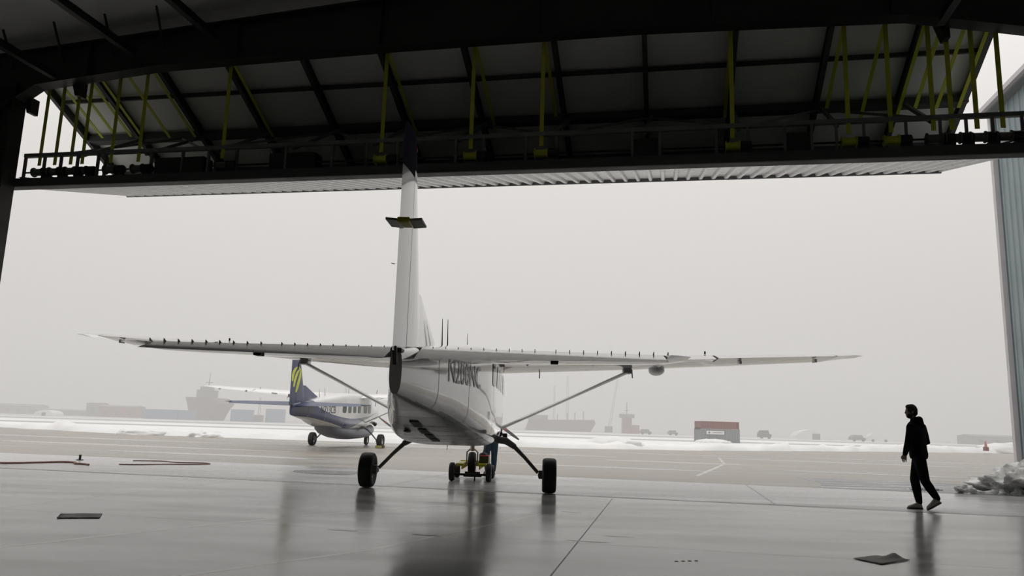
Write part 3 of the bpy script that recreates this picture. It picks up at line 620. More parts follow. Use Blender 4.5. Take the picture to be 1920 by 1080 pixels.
    mb.tube([(-.13, 3.54, .36), (.13, 3.54, .36)], .02, 8); mb.build('nose_fork', M_alu, root, smooth=True)
    nz_ = .36 if not livery else .225
    prof = [(.13, -.06), (.18, -.085), (.23, -.085), (.262, -.05), (.27, 0), (.262, .05), (.23, .085), (.18, .085), (.13, .06)]
    wh = empty('nose_wheel'); wh.parent = root; wh.location = (0, 3.54, nz_)
    MB().lathe(prof, (0, 0, 0), (1, 0, 0), 32).build('tyre', M_rubber, wh, smooth=True)
    MB().lathe([(0, -.04), (.08, -.04), (.13, -.06), (.13, .06), (.08, .04), (0, .04)], (0, 0, 0), (1, 0, 0), 24).build('wheel_hub', M_alu, wh, smooth=True)
    MB().tube([(.42, 3.3, 1.15), (.62, 3.0, 1.12), (.66, 2.75, 1.08)], [.09, .085, .085], 14).build('exhaust_stack', M_black, root, smooth=True)
    for b in (-.4, -3.9, -4.6): MB().tube([(.12, b, sec(b)[2] - .02), (.12, b - .1, sec(b)[2] + .36)], [.010, .004], 6).build('whip_antenna', M_black, root)
    if not livery:
        def belly(b, x): return sec(b)[1] - .004
        for x, b, ln_ in ((-.12, -5.10, .46), (-.10, -4.46, .46), (-.08, -3.90, .44), (-.07, -3.38, .42)):
            z = belly(b, x); m2 = MB(); sl = (belly(b + .1, x) - belly(b - .1, x)) / .2
            ax = (Vector((1, 0, 0)), Vector((0, 1, sl)).normalized(), Vector((0, -sl, 1)).normalized()); m2.box((x, b, z - .004), (.12, ln_, .012), ax); m2.build('belly_plate', M_olive, root, bevel=.004)
        MB().sphere((-.34, -4.4, belly(-4.4, 0) + .0), 1, 12, (.05, .22, .02)).build('belly_drain', M_gear, root, smooth=True)
        MB().tube([(-.1, -1.2, .94), (-.1, -1.3, .80)], [.008, .004], 6).build('belly_antenna', M_black, root)
        mb = MB(); mb.box((.85, 1.2, 1.06), (.10, .12, .10)); mb.build('step_foot', M_black, root, bevel=.01)
    if pod:
        rg = []
        for b, hw, zb, zt in ((-3.7, .30, 1.02, 1.2), (-3.3, .52, .84, 1.15), (-2.6, .64, .62, 1.1), (-1.6, .72, .46, 1.05), (-.6, .75, .38, 1.0), (1.0, .75, .38, 1.0), (2.2, .70, .44, 1.0), (2.9, .58, .56, 1.05), (3.25, .42, .72, 1.08), (3.4, .25, .86, 1.06)):
            zc = (zb + zt) / 2; hh = (zt - zb) / 2
            rg.append([Vector((math.copysign(abs(math.cos(a)) ** .7, math.cos(a)) * hw, b, zc + math.copysign(abs(math.sin(a)) ** .7, math.sin(a)) * hh)) for a in [2 * PI * k / 28 for k in range(28)]])
        MB().loft(rg).build('cargo_pod', noisy('pod_grey', (.14, .15, .19), (.18, .19, .23), (1, 1, 1), (.3, .4), 3), root, smooth=True, angle=60)
    if livery:  # bright leaf emblem on the fin, both sides
        for s_ in (-1, 1):
            mb = MB()
            def quill(pts, w):
                L_ = []; R_ = []
                n = len(pts)
                for i, (bb, z) in enumerate(pts):
                    k = .75 * math.sin(PI * (i + .6) / (n + .2)) ** .6; L_.append((bb - w * k, z)); R_.append((bb + w * k, z))
                poly = L_ + R_[::-1]
                def hx(b_, z_):
                    le, te = fr_(z_); x_ = min(.98, max(.02, (le - b_) / (le - te))); t_ = .13 - .03 * (z_ - 2) / 2.4
                    return 5 * t_ * (.2969 * math.sqrt(x_) - .126 * x_ - .3516 * x_ * x_ + .2843 * x_ ** 3 - .1036 * x_ ** 4) + .004
                mb.loft([[Vector((s_ * hx(a_[0], a_[1]), a_[0], a_[1])), Vector((s_ * hx(c_[0], c_[1]), c_[0], c_[1]))] for a_, c_ in zip(L_, R_)], cap=False, closed=False)
            for pts_, w_ in (([(-7.66, 2.94), (-7.66, 3.18), (-7.58, 3.36), (-7.44, 3.50), (-7.22, 3.58)], .15), ([(-7.50, 2.72), (-7.46, 2.96), (-7.36, 3.18), (-7.22, 3.36), (-7.04, 3.48)], .15),
                            ([(-7.26, 2.50), (-7.16, 2.74), (-7.06, 2.98), (-6.96, 3.20), (-6.92, 3.42)], .17), ([(-7.40, 3.50), (-7.24, 3.56), (-7.10, 3.54), (-6.98, 3.46), (-6.92, 3.40)], .10)): quill(pts_, w_)
            mb.build('leaf_emblem', M_lime, root)
    return root
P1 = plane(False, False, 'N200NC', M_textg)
P1.location = (-.9412, 15.6795, 0); P1.rotation_euler.z = -.0318
tag(P1, 'large white high-wing propeller aircraft rolling out over the door threshold, seen from behind', 'aircraft')
P2 = plane(True, True, 'N713CB', M_text)
P2.location = (-8.16, 40.4, 0); P2.rotation_euler = (math.radians(.8), 0, -.113)
tag(P2, 'parked aircraft outside with navy tail, lime emblem and N713CB on its side', 'aircraft')
# gust lock clamped on the rudder
gl = empty('gust_lock', (-1.145, 7.93, 3.335), -.0318, 'grey rudder gust lock with yellow clamp across the tall white tail', 'gust lock')
mb = MB()
for s_ in (-1, 1): mb.loft([[Vector((s_ * x, y, z)) for y, z in ((-.06, -.012 + zz_), (-.06, .012 + zz_), (.30, .018 + zz_), (.30, -.002 + zz_))] for x, zz_ in ((.05, 0), (.19, .012))])
mb.build('lock_board', noisy('lock_grey', (.28, .30, .27), (.34, .36, .33), (1, 1, 1), (.5, .6), 3), gl)
mb = MB(); mb.box((0, .05, 0), (.13, .26, .055)); mb.build('clamp', M_tug, gl, bevel=.01)

# ------------------------------------------------------------ tug under the nose wheel
tug = empty('aircraft_tug', (-.80, 18.75, 0), -.0318, 'small yellow aircraft tug cradling the nose wheel of the large aircraft', 'aircraft tug')
for s_ in (-1, 1):
    for y, r in ((-.50, .205), (.75, .16)):
        w_ = MB().lathe([(.10, -.05), (.16 * r / .2, -.062), (r - .015, -.055), (r, -.03), (r, .03), (r - .015, .055), (.16 * r / .2, .062), (.10, .05)], (s_ * .42, y, r), (1, 0, 0), 28).build('wheel', M_rubber, tug, smooth=True)
        MB().lathe([(0, -.03), (.105, -.04), (.105, .04), (0, .03)], (s_ * .42, y, r), (1, 0, 0), 18).build('hub', M_tug, w_, smooth=True)
mb = MB()
for s_ in (-1, 1):
    mb.box((s_ * .26, .2, .36), (.18, 1.3, .06)); mb.box((s_ * .20, .2, .30), (.03, 1.3, .08))
mb.box((0, .98, .34), (.72, .22, .14)); mb.build('frame', M_tug, tug, bevel=.012)
mb = MB(); mb.box((0, .42, .075), (.42, .62, .03)); mb.box((0, .12, .12), (.36, .04, .12)); mb.build('cradle', M_black, tug, bevel=.006)
mb = MB(); mb.box((0, -.52, .15), (.80, .05, .05)); mb.build('rear_axle', M_black, tug, bevel=.006)
mb = MB(); mb.box((.27, .15, .47), (.22, .5, .16)); mb.build('battery_box', noisy('tug_green', (.06, .07, .02), (.09, .10, .03), (2, 2, 2), (.4, .5), 3), tug, bevel=.015)
mb = MB(); mb.box((.27, .15, .558), (.23, .51, .016)); mb.build('warning_stripe', M_red, tug)
MB().sphere((.24, .2, .57), .10, 16, (1, 1, .6)).build('winch_cover', M_black, tug, smooth=True)
MB().tube([(.12, .98, .36), (.20, 1.35, .72), (.24, 1.75, .98)], .02, 8).build('handle', M_black, tug, smooth=True)
mb = MB(); mb.tube([(.10, -.5, .13), (.10, -.5, .09)], .02, 8); mb.lathe([(0, -.015), (.045, -.015), (.045, .015), (0, .015)], (.10, -.5, .046), (1, 0, 0), 14); mb.build('caster', M_rubber, tug)

# ------------------------------------------------------------ people
def blobmesh(name, build, m, parent, voxel=.01, smooth=6):
    """overlapping tapered limbs and torso rings fused into one continuous surface"""
    mb = MB(); build(mb); bmesh.ops.recalc_face_normals(mb.bm, faces=mb.bm.faces)
    me = bpy.data.meshes.new(name); mb.bm.to_mesh(me); mb.bm.free(); me.materials.append(m)
    o = bpy.data.objects.new(name, me); COL.objects.link(o); o.parent = parent
    r = o.modifiers.new('fuse', 'REMESH'); r.mode = 'VOXEL'; r.voxel_size = voxel; r.use_smooth_shade = True
    if smooth: sm = o.modifiers.new('soft', 'SMOOTH'); sm.iterations = smooth; sm.factor = .5
    return o
def limb(mb, pts, rs, seg=14):
    P, R_ = [], []
    a, b = Vector(pts[0]), Vector(pts[1]); d = (b - a).normalized()
    for u in (.98, .8, .5): P.append(a - d * rs[0] * u); R_.append(rs[0] * math.sqrt(1 - u * u) + .0005)
    P += [Vector(p) for p in pts]; R_ += list(rs)
    a, b = Vector(pts[-2]), Vector(pts[-1]); d = (b - a).normalized()
    for u in (.5, .8, .98): P.append(b + d * rs[-1] * u); R_.append(rs[-1] * math.sqrt(1 - u * u) + .0005)
    mb.tube(P, R_, seg)
def torso(mb, rings, seg=24, ex=2.4):
    """rings: (cx, cy, z, half depth, half width)"""
    rg = []
    for cx, cy, z, dx, dy in rings:
        rg.append([Vector((cx + math.copysign(abs(math.cos(a)) ** (2 / ex), math.cos(a)) * dx, cy + math.copysign(abs(math.sin(a)) ** (2 / ex), math.sin(a)) * dy, z)) for a in [2 * PI * k / seg for k in range(seg)]])
    mb.loft(rg)
def person(loc, rz, J, label, top_m, leg_m, shoe_m, hood=True, beard=False, head_rot=0, top_name='hoodie'):
    root = empty('person', loc, rz, label, 'person')
    V = {k: Vector(v) for k, v in J.items()}
    pel, ch, nb_, nk, H = V['pel'], V['chest'], V['neckb'], V['neck'], V['head']
    def cl(g):      # torso with a growth allowance for cloth
        def f(z, u, dx, dy):
            c = pel.lerp(ch, u) if u <= 1 else ch.lerp(nb_, u - 1); return (c.x, c.y, z, dx + g, dy + g)
        return [f(pel.z - .08, 0, .095, .155), f(pel.z + .0, 0, .115, .17), f(pel.z + .10, .25, .105, .155), f(pel.z + .20, .5, .105, .152), f(ch.z - .08, .85, .12, .168), f(ch.z + .04, 1.1, .125, .18), f(nb_.z - .06, 1.6, .105, .175), f(nb_.z - .01, 1.9, .08, .13), f(nb_.z + .03, 2, .05, .07)]
    def body(mb):
        torso(mb, cl(0)); limb(mb, [nb_ + Vector((0, 0, -.04)), nk, H + Vector((-.01, 0, -.05))], [.062, .056, .052])
        for s_ in 'LR':
            sh, el, wr, hd_ = V['sh' + s_], V['el' + s_], V['wr' + s_], V['hand' + s_]
            limb(mb, [sh, sh.lerp(el, .35), el, el.lerp(wr, .3), wr], [.055, .048, .038, .038, .026])
            h = (hd_ - wr).normalized(); out = Vector((0, 1 if s_ == 'L' else -1, 0)); pn = (out - h * out.dot(h)).normalized(); sd = h.cross(pn)
            if sd.x < 0: sd = -sd          # thumb side points forward
            for k in range(5): limb(mb, [wr + h * .005 + sd * (k - 2) * .008, wr + h * .085 + sd * (k - 2) * .017], [.016, .012], 8)
            for k, ln in enumerate((.062, .078, .084, .074)):
                b0 = wr + h * .085 + sd * (k - 1.5) * .024; c1 = b0 + sd * (k - 1.5) * .004 + h * ln * .45 - pn * .008; c1 = b0 + h * ln * .45 - pn * .008; c2 = b0 + h * ln * .8 - pn * .028
                limb(mb, [b0, c1, c2], [.0095, .0085, .0075], 8)
            t0 = wr + h * .03 + sd * .03; limb(mb, [t0, t0 + h * .035 + sd * .024 - pn * .006, t0 + h * .068 + sd * .028 - pn * .018], [.013, .011, .0095], 8)
            hp, kn, an = V['hip' + s_], V['kn' + s_], V['an' + s_]; toe, hl = V['toe' + s_], V['heel' + s_]
            limb(mb, [hp, hp.lerp(kn, .4), kn, kn.lerp(an, .35), an], [.085, .078, .056, .056, .038]); limb(mb, [an, hl.lerp(toe, .25) + Vector((0, 0, .04)), hl.lerp(toe, .8) + Vector((0, 0, .03))], [.038, .036, .028])
    blobmesh('body', body, M_skinp, root, .005, 2)
    # head with face
    bm = bmesh.new(); bmesh.ops.create_uvsphere(bm, u_segments=40, v_segments=30, radius=1)
    for v in bm.verts:
        p = v.co; rr = max(1e-4, math.hypot(p.x, p.y)); ux, uy = p.x / rr, p.y / rr
        full = (1 - min(1, abs(p.z)) ** 3.4) ** (1 / 3.4) if p.z < 0 else (1 - p.z ** 2.2) ** (1 / 2.2)
        front = full * ((1 - .18 * max(0, -p.z) ** 1.5) if p.z < 0 else 1); back = rr if p.z > 0 else rr * (1 - .25 * -p.z)
        w = .5 + .5 * max(-1, min(1, ux * 1.6)); k = back + (front - back) * w
        x, y, z = ux * k * (.094 if ux > 0 else .102), uy * k * .077 * (1 - .22 * max(0, -p.z) ** 2), p.z * .122
        if x > 0:
            g = lambda cy, cz, sy, sz: math.exp(-((y - cy) / sy) ** 2 - ((z - cz) / sz) ** 2)
            x += .021 * g(0, -.030, .013, .015) + .011 * g(0, -.008, .010, .022) - .010 * (g(.031, .004, .016, .012) + g(-.031, .004, .016, .012)) + .004 * g(0, .026, .05, .010)
            x += .006 * g(0, -.060, .022, .007) - .005 * g(0, -.068, .022, .003) + .005 * g(0, -.076, .020, .006) + .008 * g(0, -.104, .022, .012)
        p.x, p.y, p.z = x, y, z
    hm = bpy.data.meshes.new('head'); bm.to_mesh(hm); bm.free(); hm.materials.append(M_skinp)
    for p in hm.polygons: p.use_smooth = True
    ho = bpy.data.objects.new('head', hm); COL.objects.link(ho); ho.parent = root; ho.location = H; ho.rotation_euler = (0, 0, head_rot)
    for s_ in (-1, 1):
        MB().sphere((.082, s_ * .031, .004), .011, 10).build('eye', mat('eye_white', (.5, .5, .5), .2), ho, smooth=True)
        MB().sphere((-.004, s_ * .080, -.008), 1, 12, (.019, .009, .033)).build('ear', M_skinp, ho, smooth=True)
    def hair(mb):
        mb.sphere((-.012, 0, .022), 1, 28, (.102, .088, .116)); mb.sphere((-.035, 0, -.02), 1, 24, (.078, .082, .075)); mb.sphere((.03, 0, .085), 1, 20, (.062, .066, .048))
        for s_ in (-1, 1): mb.sphere((.005, s_ * .066, .02), 1, 14, (.03, .02, .045))
    blobmesh('hair', hair, M_hair, ho, .006, 4)
    if beard:       # short beard following the jaw
        bb = bmesh.new(); bb.from_mesh(hm)
        def off_(c): return not (c.x > -.005 and c.z < -.064 + (.0 if abs(c.y) < .03 else .020) and not (abs(c.y) < .024 and c.z > -.078 and c.z < -.056 and c.x > .06))
        bmesh.ops.delete(bb, geom=[v for v in bb.verts if off_(v.co)], context='VERTS')
        for v in bb.verts: v.co += Vector((v.co.x, v.co.y, v.co.z * .4)).normalized() * .003
        bm_ = bpy.data.meshes.new('beard'); bb.to_mesh(bm_); bb.free(); bm_.materials.clear(); bm_.materials.append(M_hair)
        bo = bpy.data.objects.new('beard', bm_); COL.objects.link(bo); bo.parent = ho; q_ = bo.modifiers.new('s', 'SOLIDIFY'); q_.thickness = .008; q_.offset = 1
    # clothing, each piece one fused surface
    def top(mb):
        R_ = cl(.028); r0 = R_[0]; R_[0] = (r0[0], r0[1], r0[2] + .02, r0[3] + .012, r0[4] + .004); torso(mb, R_)
        torso(mb, [(pel.x, pel.y, pel.z - .085, .125, .182), (pel.x, pel.y, pel.z - .02, .132, .19)])
        limb(mb, [nb_ + Vector((0, 0, -.06)), nk + Vector((-.012, 0, -.03))], [.09, .070])
        for s_ in 'LR':
            sh, el, wr = V['sh' + s_], V['el' + s_], V['wr' + s_]
            limb(mb, [nb_.lerp(sh, .45) + Vector((0, 0, -.03)), sh, sh.lerp(el, .5), el, el.lerp(wr, .5), wr], [.075, .080, .072, .066, .058, .044])
    blobmesh(top_name, top, top_m, root, .011, 5)
    if hood: blobmesh('hood', lambda mb: (limb(mb, [nk + Vector((-.085, -.05, -.01)), nk + Vector((-.115, 0, -.03)), nk + Vector((-.085, .05, -.01))], [.050, .062, .050]), limb(mb, [nk + Vector((-.10, 0, -.02)), nk + Vector((-.15, 0, -.13))], [.068, .045]), limb(mb, [nk + Vector((-.02, -.085, -.02)), nk + Vector((-.09, -.07, -.01))], [.03, .05]), limb(mb, [nk + Vector((-.02, .085, -.02)), nk + Vector((-.09, .07, -.01))], [.03, .05])), top_m, root, .010, 5)
    def legs(mb):
        torso(mb, [(pel.x, pel.y, pel.z - .12, .10, .15), (pel.x, pel.y, pel.z - .04, .122, .172), (pel.x, pel.y, pel.z + .05, .118, .165)])
        for s_ in 'LR':
            hp, kn, an = V['hip' + s_], V['kn' + s_], V['an' + s_]
            limb(mb, [hp + Vector((0, 0, .03)), hp.lerp(kn, .35), kn, kn.lerp(an, .35), kn.lerp(an, .8), an + (kn - an) * .03], [.110, .104, .082, .080, .066, .058])
    blobmesh('trousers', legs, leg_m, root, .011, 4)
    for s_ in 'LR':
        an, toe, hl = V['an' + s_], V['toe' + s_], V['heel' + s_]; ax = (toe - hl).normalized(); sd_ = ax.cross(Vector((0, 0, 1))).normalized(); upv = sd_.cross(ax); rg = []; Ln = (toe - hl).length
        for u, w, h in ((-.03, .020, .05), (.03, .036, .095), (.15, .041, .115), (.35, .042, .105), (.55, .046, .082), (.78, .050, .062), (.95, .040, .048), (1.03, .018, .030)):
            cc = hl + ax * (Ln * u) + upv * .012; rg.append([cc + sd_ * (math.cos(k * PI / 8) * w) + upv * (h / 2 + math.sin(k * PI / 8) * h / 2) for k in range(16)])
        sh = MB().loft(rg).build('shoe', shoe_m, root, smooth=True, angle=60)
        rg = [[hl + ax * (Ln * u) + sd_ * -w, hl + ax * (Ln * u) + sd_ * w, hl + ax * (Ln * u) + sd_ * w + upv * .024, hl + ax * (Ln * u) - sd_ * w + upv * .024] for u, w in ((-.04, .03), (.06, .044), (.5, .047), (.78, .054), (.97, .044), (1.05, .02))]
        MB().loft(rg).build('sole', noisy('sole_rubber', (.10, .09, .08), (.14, .13, .12), (3, 3, 3), (.7, .8), 3), sh)
    return root
TH = PI - .88        # the man walks to image left and slightly away
def wj(u, v, z): x, y = -u, v; return (x * math.cos(TH) + y * math.sin(TH), -x * math.sin(TH) + y * math.cos(TH), z)
W = dict(pel=wj(.0, .0, .985), chest=wj(.02, .0, 1.36), neckb=wj(.035, .005, 1.545), neck=wj(.055, .01, 1.625), head=wj(.085, .02, 1.755),
         shL=wj(.165, -.11, 1.475), elL=wj(.245, -.14, 1.20), wrL=wj(.305, -.11, .985), handL=wj(.325, -.10, .88),
         shR=wj(-.135, .09, 1.475), elR=wj(-.225, .12, 1.205), wrR=wj(-.06, .26, 1.13), handR=wj(.08, .27, 1.14),
         hipR=wj(-.03, .07, .90), knR=wj(.055, .09, .53), anR=wj(-.005, .09, .115), heelR=wj(-.045, .09, .0), toeR=wj(.215, .07, .0),
         hipL=wj(.03, -.07, .90), knL=wj(-.055, -.07, .50), anL=wj(-.255, -.07, .20), heelL=wj(-.305, -.07, .125), toeL=wj(-.075, -.075, .005))
person((7.56, 14.62, 0), TH, W, 'man in black hoodie and black trousers walking alone at right of the threshold', M_cloth, M_cloth, M_shoe, True, True, .72)
Q = dict(pel=(0, 0, .95), chest=(.02, 0, 1.30), neckb=(.03, 0, 1.47), neck=(.05, 0, 1.54), head=(.075, 0, 1.66),
         shL=(.02, .18, 1.41), elL=(.10, .25, 1.16), wrL=(.30, .20, 1.05), handL=(.37, .17, 1.02), shR=(.02, -.18, 1.41), elR=(.10, -.25, 1.16), wrR=(.30, -.14, 1.02), handR=(.37, -.10, 1.0),
         hipL=(0, .09, .88), knL=(.04, .10, .49), anL=(-.02, .09, .10), heelL=(-.05, .09, .0), toeL=(.20, .11, .0), hipR=(0, -.09, .88), knR=(.10, -.11, .50), anR=(.12, -.11, .10), heelR=(.09, -.11, .0), toeR=(.35, -.13, .0))
person((-.42, 20.95, 0), PI / 2 + .2, Q, 'person in blue jeans and dark jacket standing beyond the tug, mostly hidden by the fuselage', M_cloth, M_jeans, M_shoed, False, False, 0, 'jacket')

# ------------------------------------------------------------ things on the floor
def paper(name, pts, label, lift, m=M_paper):
    a, b, c_, d = [Vector((x, y, .004)) for x, y in pts]; n = 10; rows = []
    for i in range(n + 1):
        u = i / n; r = []
        for j in range(n + 1):
            v = j / n; p = a.lerp(b, u).lerp(d.lerp(c_, u), v); p.z += lift * math.exp(-((u - .55) / .18) ** 2) * v ** 2 + .008 * abs(noise.noise(p * 4)); r.append(p)
        rows.append(r)
    o = MB().loft(rows, cap=False, closed=False).build(name, m, None, smooth=True); md = o.modifiers.new('s', 'SOLIDIFY'); md.thickness = .003; return tag(o, label, 'paper')
paper('paper_sheet', [(3.66, 8.53), (3.80, 8.20), (4.27, 8.56), (4.02, 8.80)], 'crumpled grey sheet lying on the floor at bottom right', .05)
paper('paper_sheet', [(-5.38, 9.75), (-4.93, 9.88), (-5.12, 10.32), (-5.57, 10.17)], 'flat grey sheet with a dark smear on the floor at left', .004, noisy('grey_sheet', (.07, .07, .07), (.16, .16, .155), (5, 5, 5), (.5, .6), 4))
def hose(pts, label, r=.014):
    P = []; pts = [Vector((x, y, r)) for x, y in pts]
    for i in range(len(pts) - 1):
        p0, p1, p2, p3 = pts[max(0, i - 1)], pts[i], pts[i + 1], pts[min(len(pts) - 1, i + 2)]
        for k in range(8):
            t = k / 8; P.append(.5 * ((2 * p1) + (p2 - p0) * t + (2 * p0 - 5 * p1 + 4 * p2 - p3) * t * t + (3 * p1 - p0 - 3 * p2 + p3) * t ** 3))
    P.append(pts[-1]); return tag(MB().tube(P, r, 8).build('hose', M_hose, None, smooth=True), label, 'hose')
hose([(-13.4, 19.0), (-12.8, 18.9), (-12.4, 19.3), (-12.0, 19.3), (-11.6, 19.9), (-11.3, 20.4), (-10.9, 20.3), (-10.7, 19.9), (-10.4, 19.8), (-10.2, 19.6)], 'orange-brown hose snaking outside the threshold at far left', .022)
hose([(-9.8, 20.3), (-9.4, 20.4), (-8.9, 20.9), (-8.3, 21.2), (-8.0, 21.6), (-8.3, 22.0), (-9.0, 21.9), (-9.6, 22.3), (-10.3, 22.1)], 'thin brown hose loop on the apron right of the thicker hose', .012)
rb = MB(); rb.lathe([(0, 0), (.09, 0), (.09, .02), (.03, .03), (.03, .12), (.045, .14), (0, .15)], (-11.55, 21.7, 0), (0, 0, 1), 16); tag(rb.build('hose_nozzle', M_black, smooth=True), 'small dark fitting standing on the apron behind the hoses', 'hose fitting')
mb = MB()
for k in range(4):
    x0, y0 = 1.70 + .07 * k, 8.03 + .02 * k; mb.box((x0, y0, .002), (.03, .03, .003))
mb.build('floor_stain', M_joint, floor)
for x, y, s_ in ((.95, 9.2, .5), (1.35, 9.7, .35), (-.3, 13.2, .5), (1.0, 12.3, .3), (-1.9, 9.5, .4), (-.9, 9.3, .35)):
    o = patch('scuff_mark', blob(x, y, s_ * .5, .03, x * 3), M_sill, floor, .0005)

# chock at the parked aircraft
ck = MB(); 
for y in (-.30, .30): ck.prism([(-.16, y - .07, 0), (-.16, y + .07, 0), (-.16, y, .12)], (.32, 0, 0))
ck.box((.0, 0, .02), (.03, .6, .025)); ck = ck.build('wheel_chock', noisy('dull_yellow', (.26, .25, .06), (.34, .32, .09), (3, 3, 3), (.6, .7), 3), bevel=.01); ck.location = (-8.16 + 1.78 * math.cos(.113) , 40.4 - 1.78 * math.sin(.113), 0); ck.rotation_euler.z = -.113
tag(ck, 'yellow chocks around the right wheel of the parked aircraft', 'wheel chock')

# ------------------------------------------------------------ neighbouring hangar at right
nb = empty('metal_building', (18.08, 28.0, 0), -DA, 'tall corrugated blue-grey metal building outside the door at far right', 'building')
def nbw(name, p0, length, h, axis, m):
    prof = []; x = 0
    while x < length:
        prof += [(x, 0), (x + .30, 0), (x + .33, .04), (x + .42, .04), (x + .45, 0)]; x += .45
    out = Vector((-axis.y, axis.x, 0))
    def P(x, d, z): return Vector(p0) + axis * x + out * d + Vector((0, 0, z))
    return MB().loft([[P(x, d, z) for x, d in prof] + [P(length + .2, -.25, z), P(0, -.25, z)] for z in (0, h)]).build(name, m, nb)
EH = 13.55
nbw('side_wall', (0, 0, 0), 22, EH, Vector((0, -1, 0)), M_blue)
bpy.data.objects['side_wall'].scale.x = -1
nbw('end_wall', (0, 0, 0), 16, EH, Vector((1, 0, 0)), M_blue)
mb = MB(); mb.box((-.06, .03, EH / 2), (.22, .22, EH)); mb.build('corner_trim', M_trimw, nb)
mb = MB(); mb.prism([(-.35, .3, EH - .1), (-.35, .3, EH + .2), (8, .3, EH + 1.4), (16.3, .3, EH + .2), (16.3, .3, EH - .1)], (0, -22.6, 0)); mb.build('roof', M_cgrey, nb)
mb = MB(); mb.box((-.42, -11, EH + .05), (.16, 22.6, .18)); mb.build('gutter', M_trimw, nb)

# ------------------------------------------------------------ far things in the haze
def pt(o, name, mb_, m): return mb_.build(name, m, o)
sh = empty('cargo_ship', (-114, 300, 0), 0, 'hazy dark ship bow with wheelhouse and mast, far left of the parked aircraft', 'ship')
mb = MB(); mb.loft([[Vector((x, y, z)) for x, y in ((-w0, -6), (w1, -6), (w1 + 1.5, 6), (-w0 - .5, 6))] for z, w0, w1 in ((0, 3.6, 3.0), (4, 4.8, 4.8), (6.3, 5.4, 6.6), (8.4, 6.2, 4.4))]); pt(sh, 'hull', mb, M_hull)
mb = MB(); mb.box((-.4, 0, 9.8), (5.2, 8, 3.0)); mb.box((-.6, 0, 11.9), (3.6, 5, 1.4)); pt(sh, 'wheelhouse', mb, M_far)
mb = MB(); mb.tube([(-.2, 0, 12), (0, 0, 18)], [.25, .12], 8); mb.box((0, 0, 14.2), (2.6, .3, .3)); pt(sh, 'mast', mb, M_far)
def shed(name, x, y, w, d, h, m, label, cat='building', roof=.5):
    o = empty(name, (x, y, 0), 0, label, cat); mb = MB(); mb.box((0, 0, h / 2), (w, d, h)); pt(o, 'walls', mb, m)
    if roof: mb = MB(); mb.prism([(-w / 2 - .3, -d / 2 - .3, h), (-w / 2 - .3, d / 2 + .3, h), (-w / 2 - .3, 0, h + roof)], (w + .6, 0, 0)); pt(o, 'roof', mb, M_far)
    k = max(1, int(w / 5))
    for i in range(k): mb = MB(); mb.box((-w / 2 + (i + .5) * w / k, -d / 2 - .02, h * .45), (w / k * .35, .06, h * .4)); pt(o, 'window', mb, M_fard)
    return o
shed('warehouse', -155.7, 320, 15, 8, 4.2, M_cred, 'long low reddish building in the haze at left', roof=.6)
shed('warehouse', -171, 330, 5, 8, 5.4, M_far, 'squat grey block left of the long reddish building', roof=.4)
shed('warehouse', -234, 380, 22, 10, 3.8, M_far, 'grey low building at the extreme left horizon', roof=1)
shed('warehouse', -201, 360, 26, 10, 2.3, M_far, 'very low grey shed between the far left building and the domed tent', roof=.5)
shed('warehouse', 170, 280, 17, 10, 2.9, M_far, 'low hazy building beside the right blue building', roof=.6)
def container(x, y, w, h, m, label, z=0, rz=0, d=2.4):
    o = empty('shipping_container', (x, y, z), rz, label, 'container'); mb = MB(); k = int(w / .3); pts = []
    for i in range(k): pts += [(-w / 2 + i * w / k, -d / 2), (-w / 2 + (i + .5) * w / k, -d / 2), (-w / 2 + (i + .6) * w / k, -d / 2 + .04), (-w / 2 + (i + .95) * w / k, -d / 2 + .04)]
    pts += [(w / 2, -d / 2), (w / 2, d / 2), (-w / 2, d / 2)]
    mb.loft([[Vector((a, b, zz_)) for a, b in pts] for zz_ in (.12, h - .12)]); pt(o, 'walls', mb, m)
    mb = MB()
    for a in (-1, 1):
        for b in (-1, 1): mb.box((a * (w / 2 - .05), b * (d / 2 - .05), h / 2), (.14, .14, h))
    for zz_ in (.08, h - .08):
        for b in (-1, 1): mb.box((0, b * (d / 2 - .04), zz_), (w, .12, .16))
    pt(o, 'frame', mb, m); return o
for i, (x, w) in enumerate(((-125.4, 6), (-119.2, 6), (-113.2, 5.4))):
    container(x, 280, w, 3.4, M_ccblue, ['leftmost of three pale blue containers left of the ship', 'middle of three pale blue containers left of the ship', 'right of three pale blue containers nearest the ship'][i])
container(-93.8, 280, 7.4, 4.2, M_ccblue, 'pale blue container under the left wing of the parked aircraft')
container(-85, 290, 6.6, 4.9, M_ccblue, 'blue container directly left of the navy tail')
def mast(x, y, h, r, label, lean=0, name='crane'):
    o = empty(name, (x, y, 0), 0, label, 'crane'); mb = MB()
    for a in (-1, 1): mb.beam((a * r, 0, 0), (a * r * .6 + lean, 0, h), .12, .12)
    n = int(h / 1.6)
    for k in range(n):
        u0, u1 = k / n, (k + 1) / n; s_ = 1 if k % 2 else -1; mb.beam((s_ * r + lean * u0, 0, h * u0), (-s_ * r * .8 + lean * u1, 0, h * u1), .08, .08)
    pt(o, 'lattice_mast', mb, M_far); mb = MB(); mb.box((0, 0, 1.3), (3, 2.4, 2.6)); pt(o, 'cab', mb, M_fard); return o
mast(-94.2, 300, 9.3, .4, 'short lattice crane mast behind the blue containers')
mast(25.1, 336, 23.5, .5, 'tallest faint crane mast beyond the right wing strut')
mast(19.5, 336, 19, .35, 'thinner faint crane mast left of the tallest one')
mast(42, 330, 22, .45, 'leaning faint crane boom left of the red tower', 3.6)
mast(-62, 300, 14, .4, 'faint crane mast seen above the parked aircraft wing')
bg_ = empty('barge', (21, 320, 0), 0, 'long low barge in the haze behind the right wing strut', 'barge')
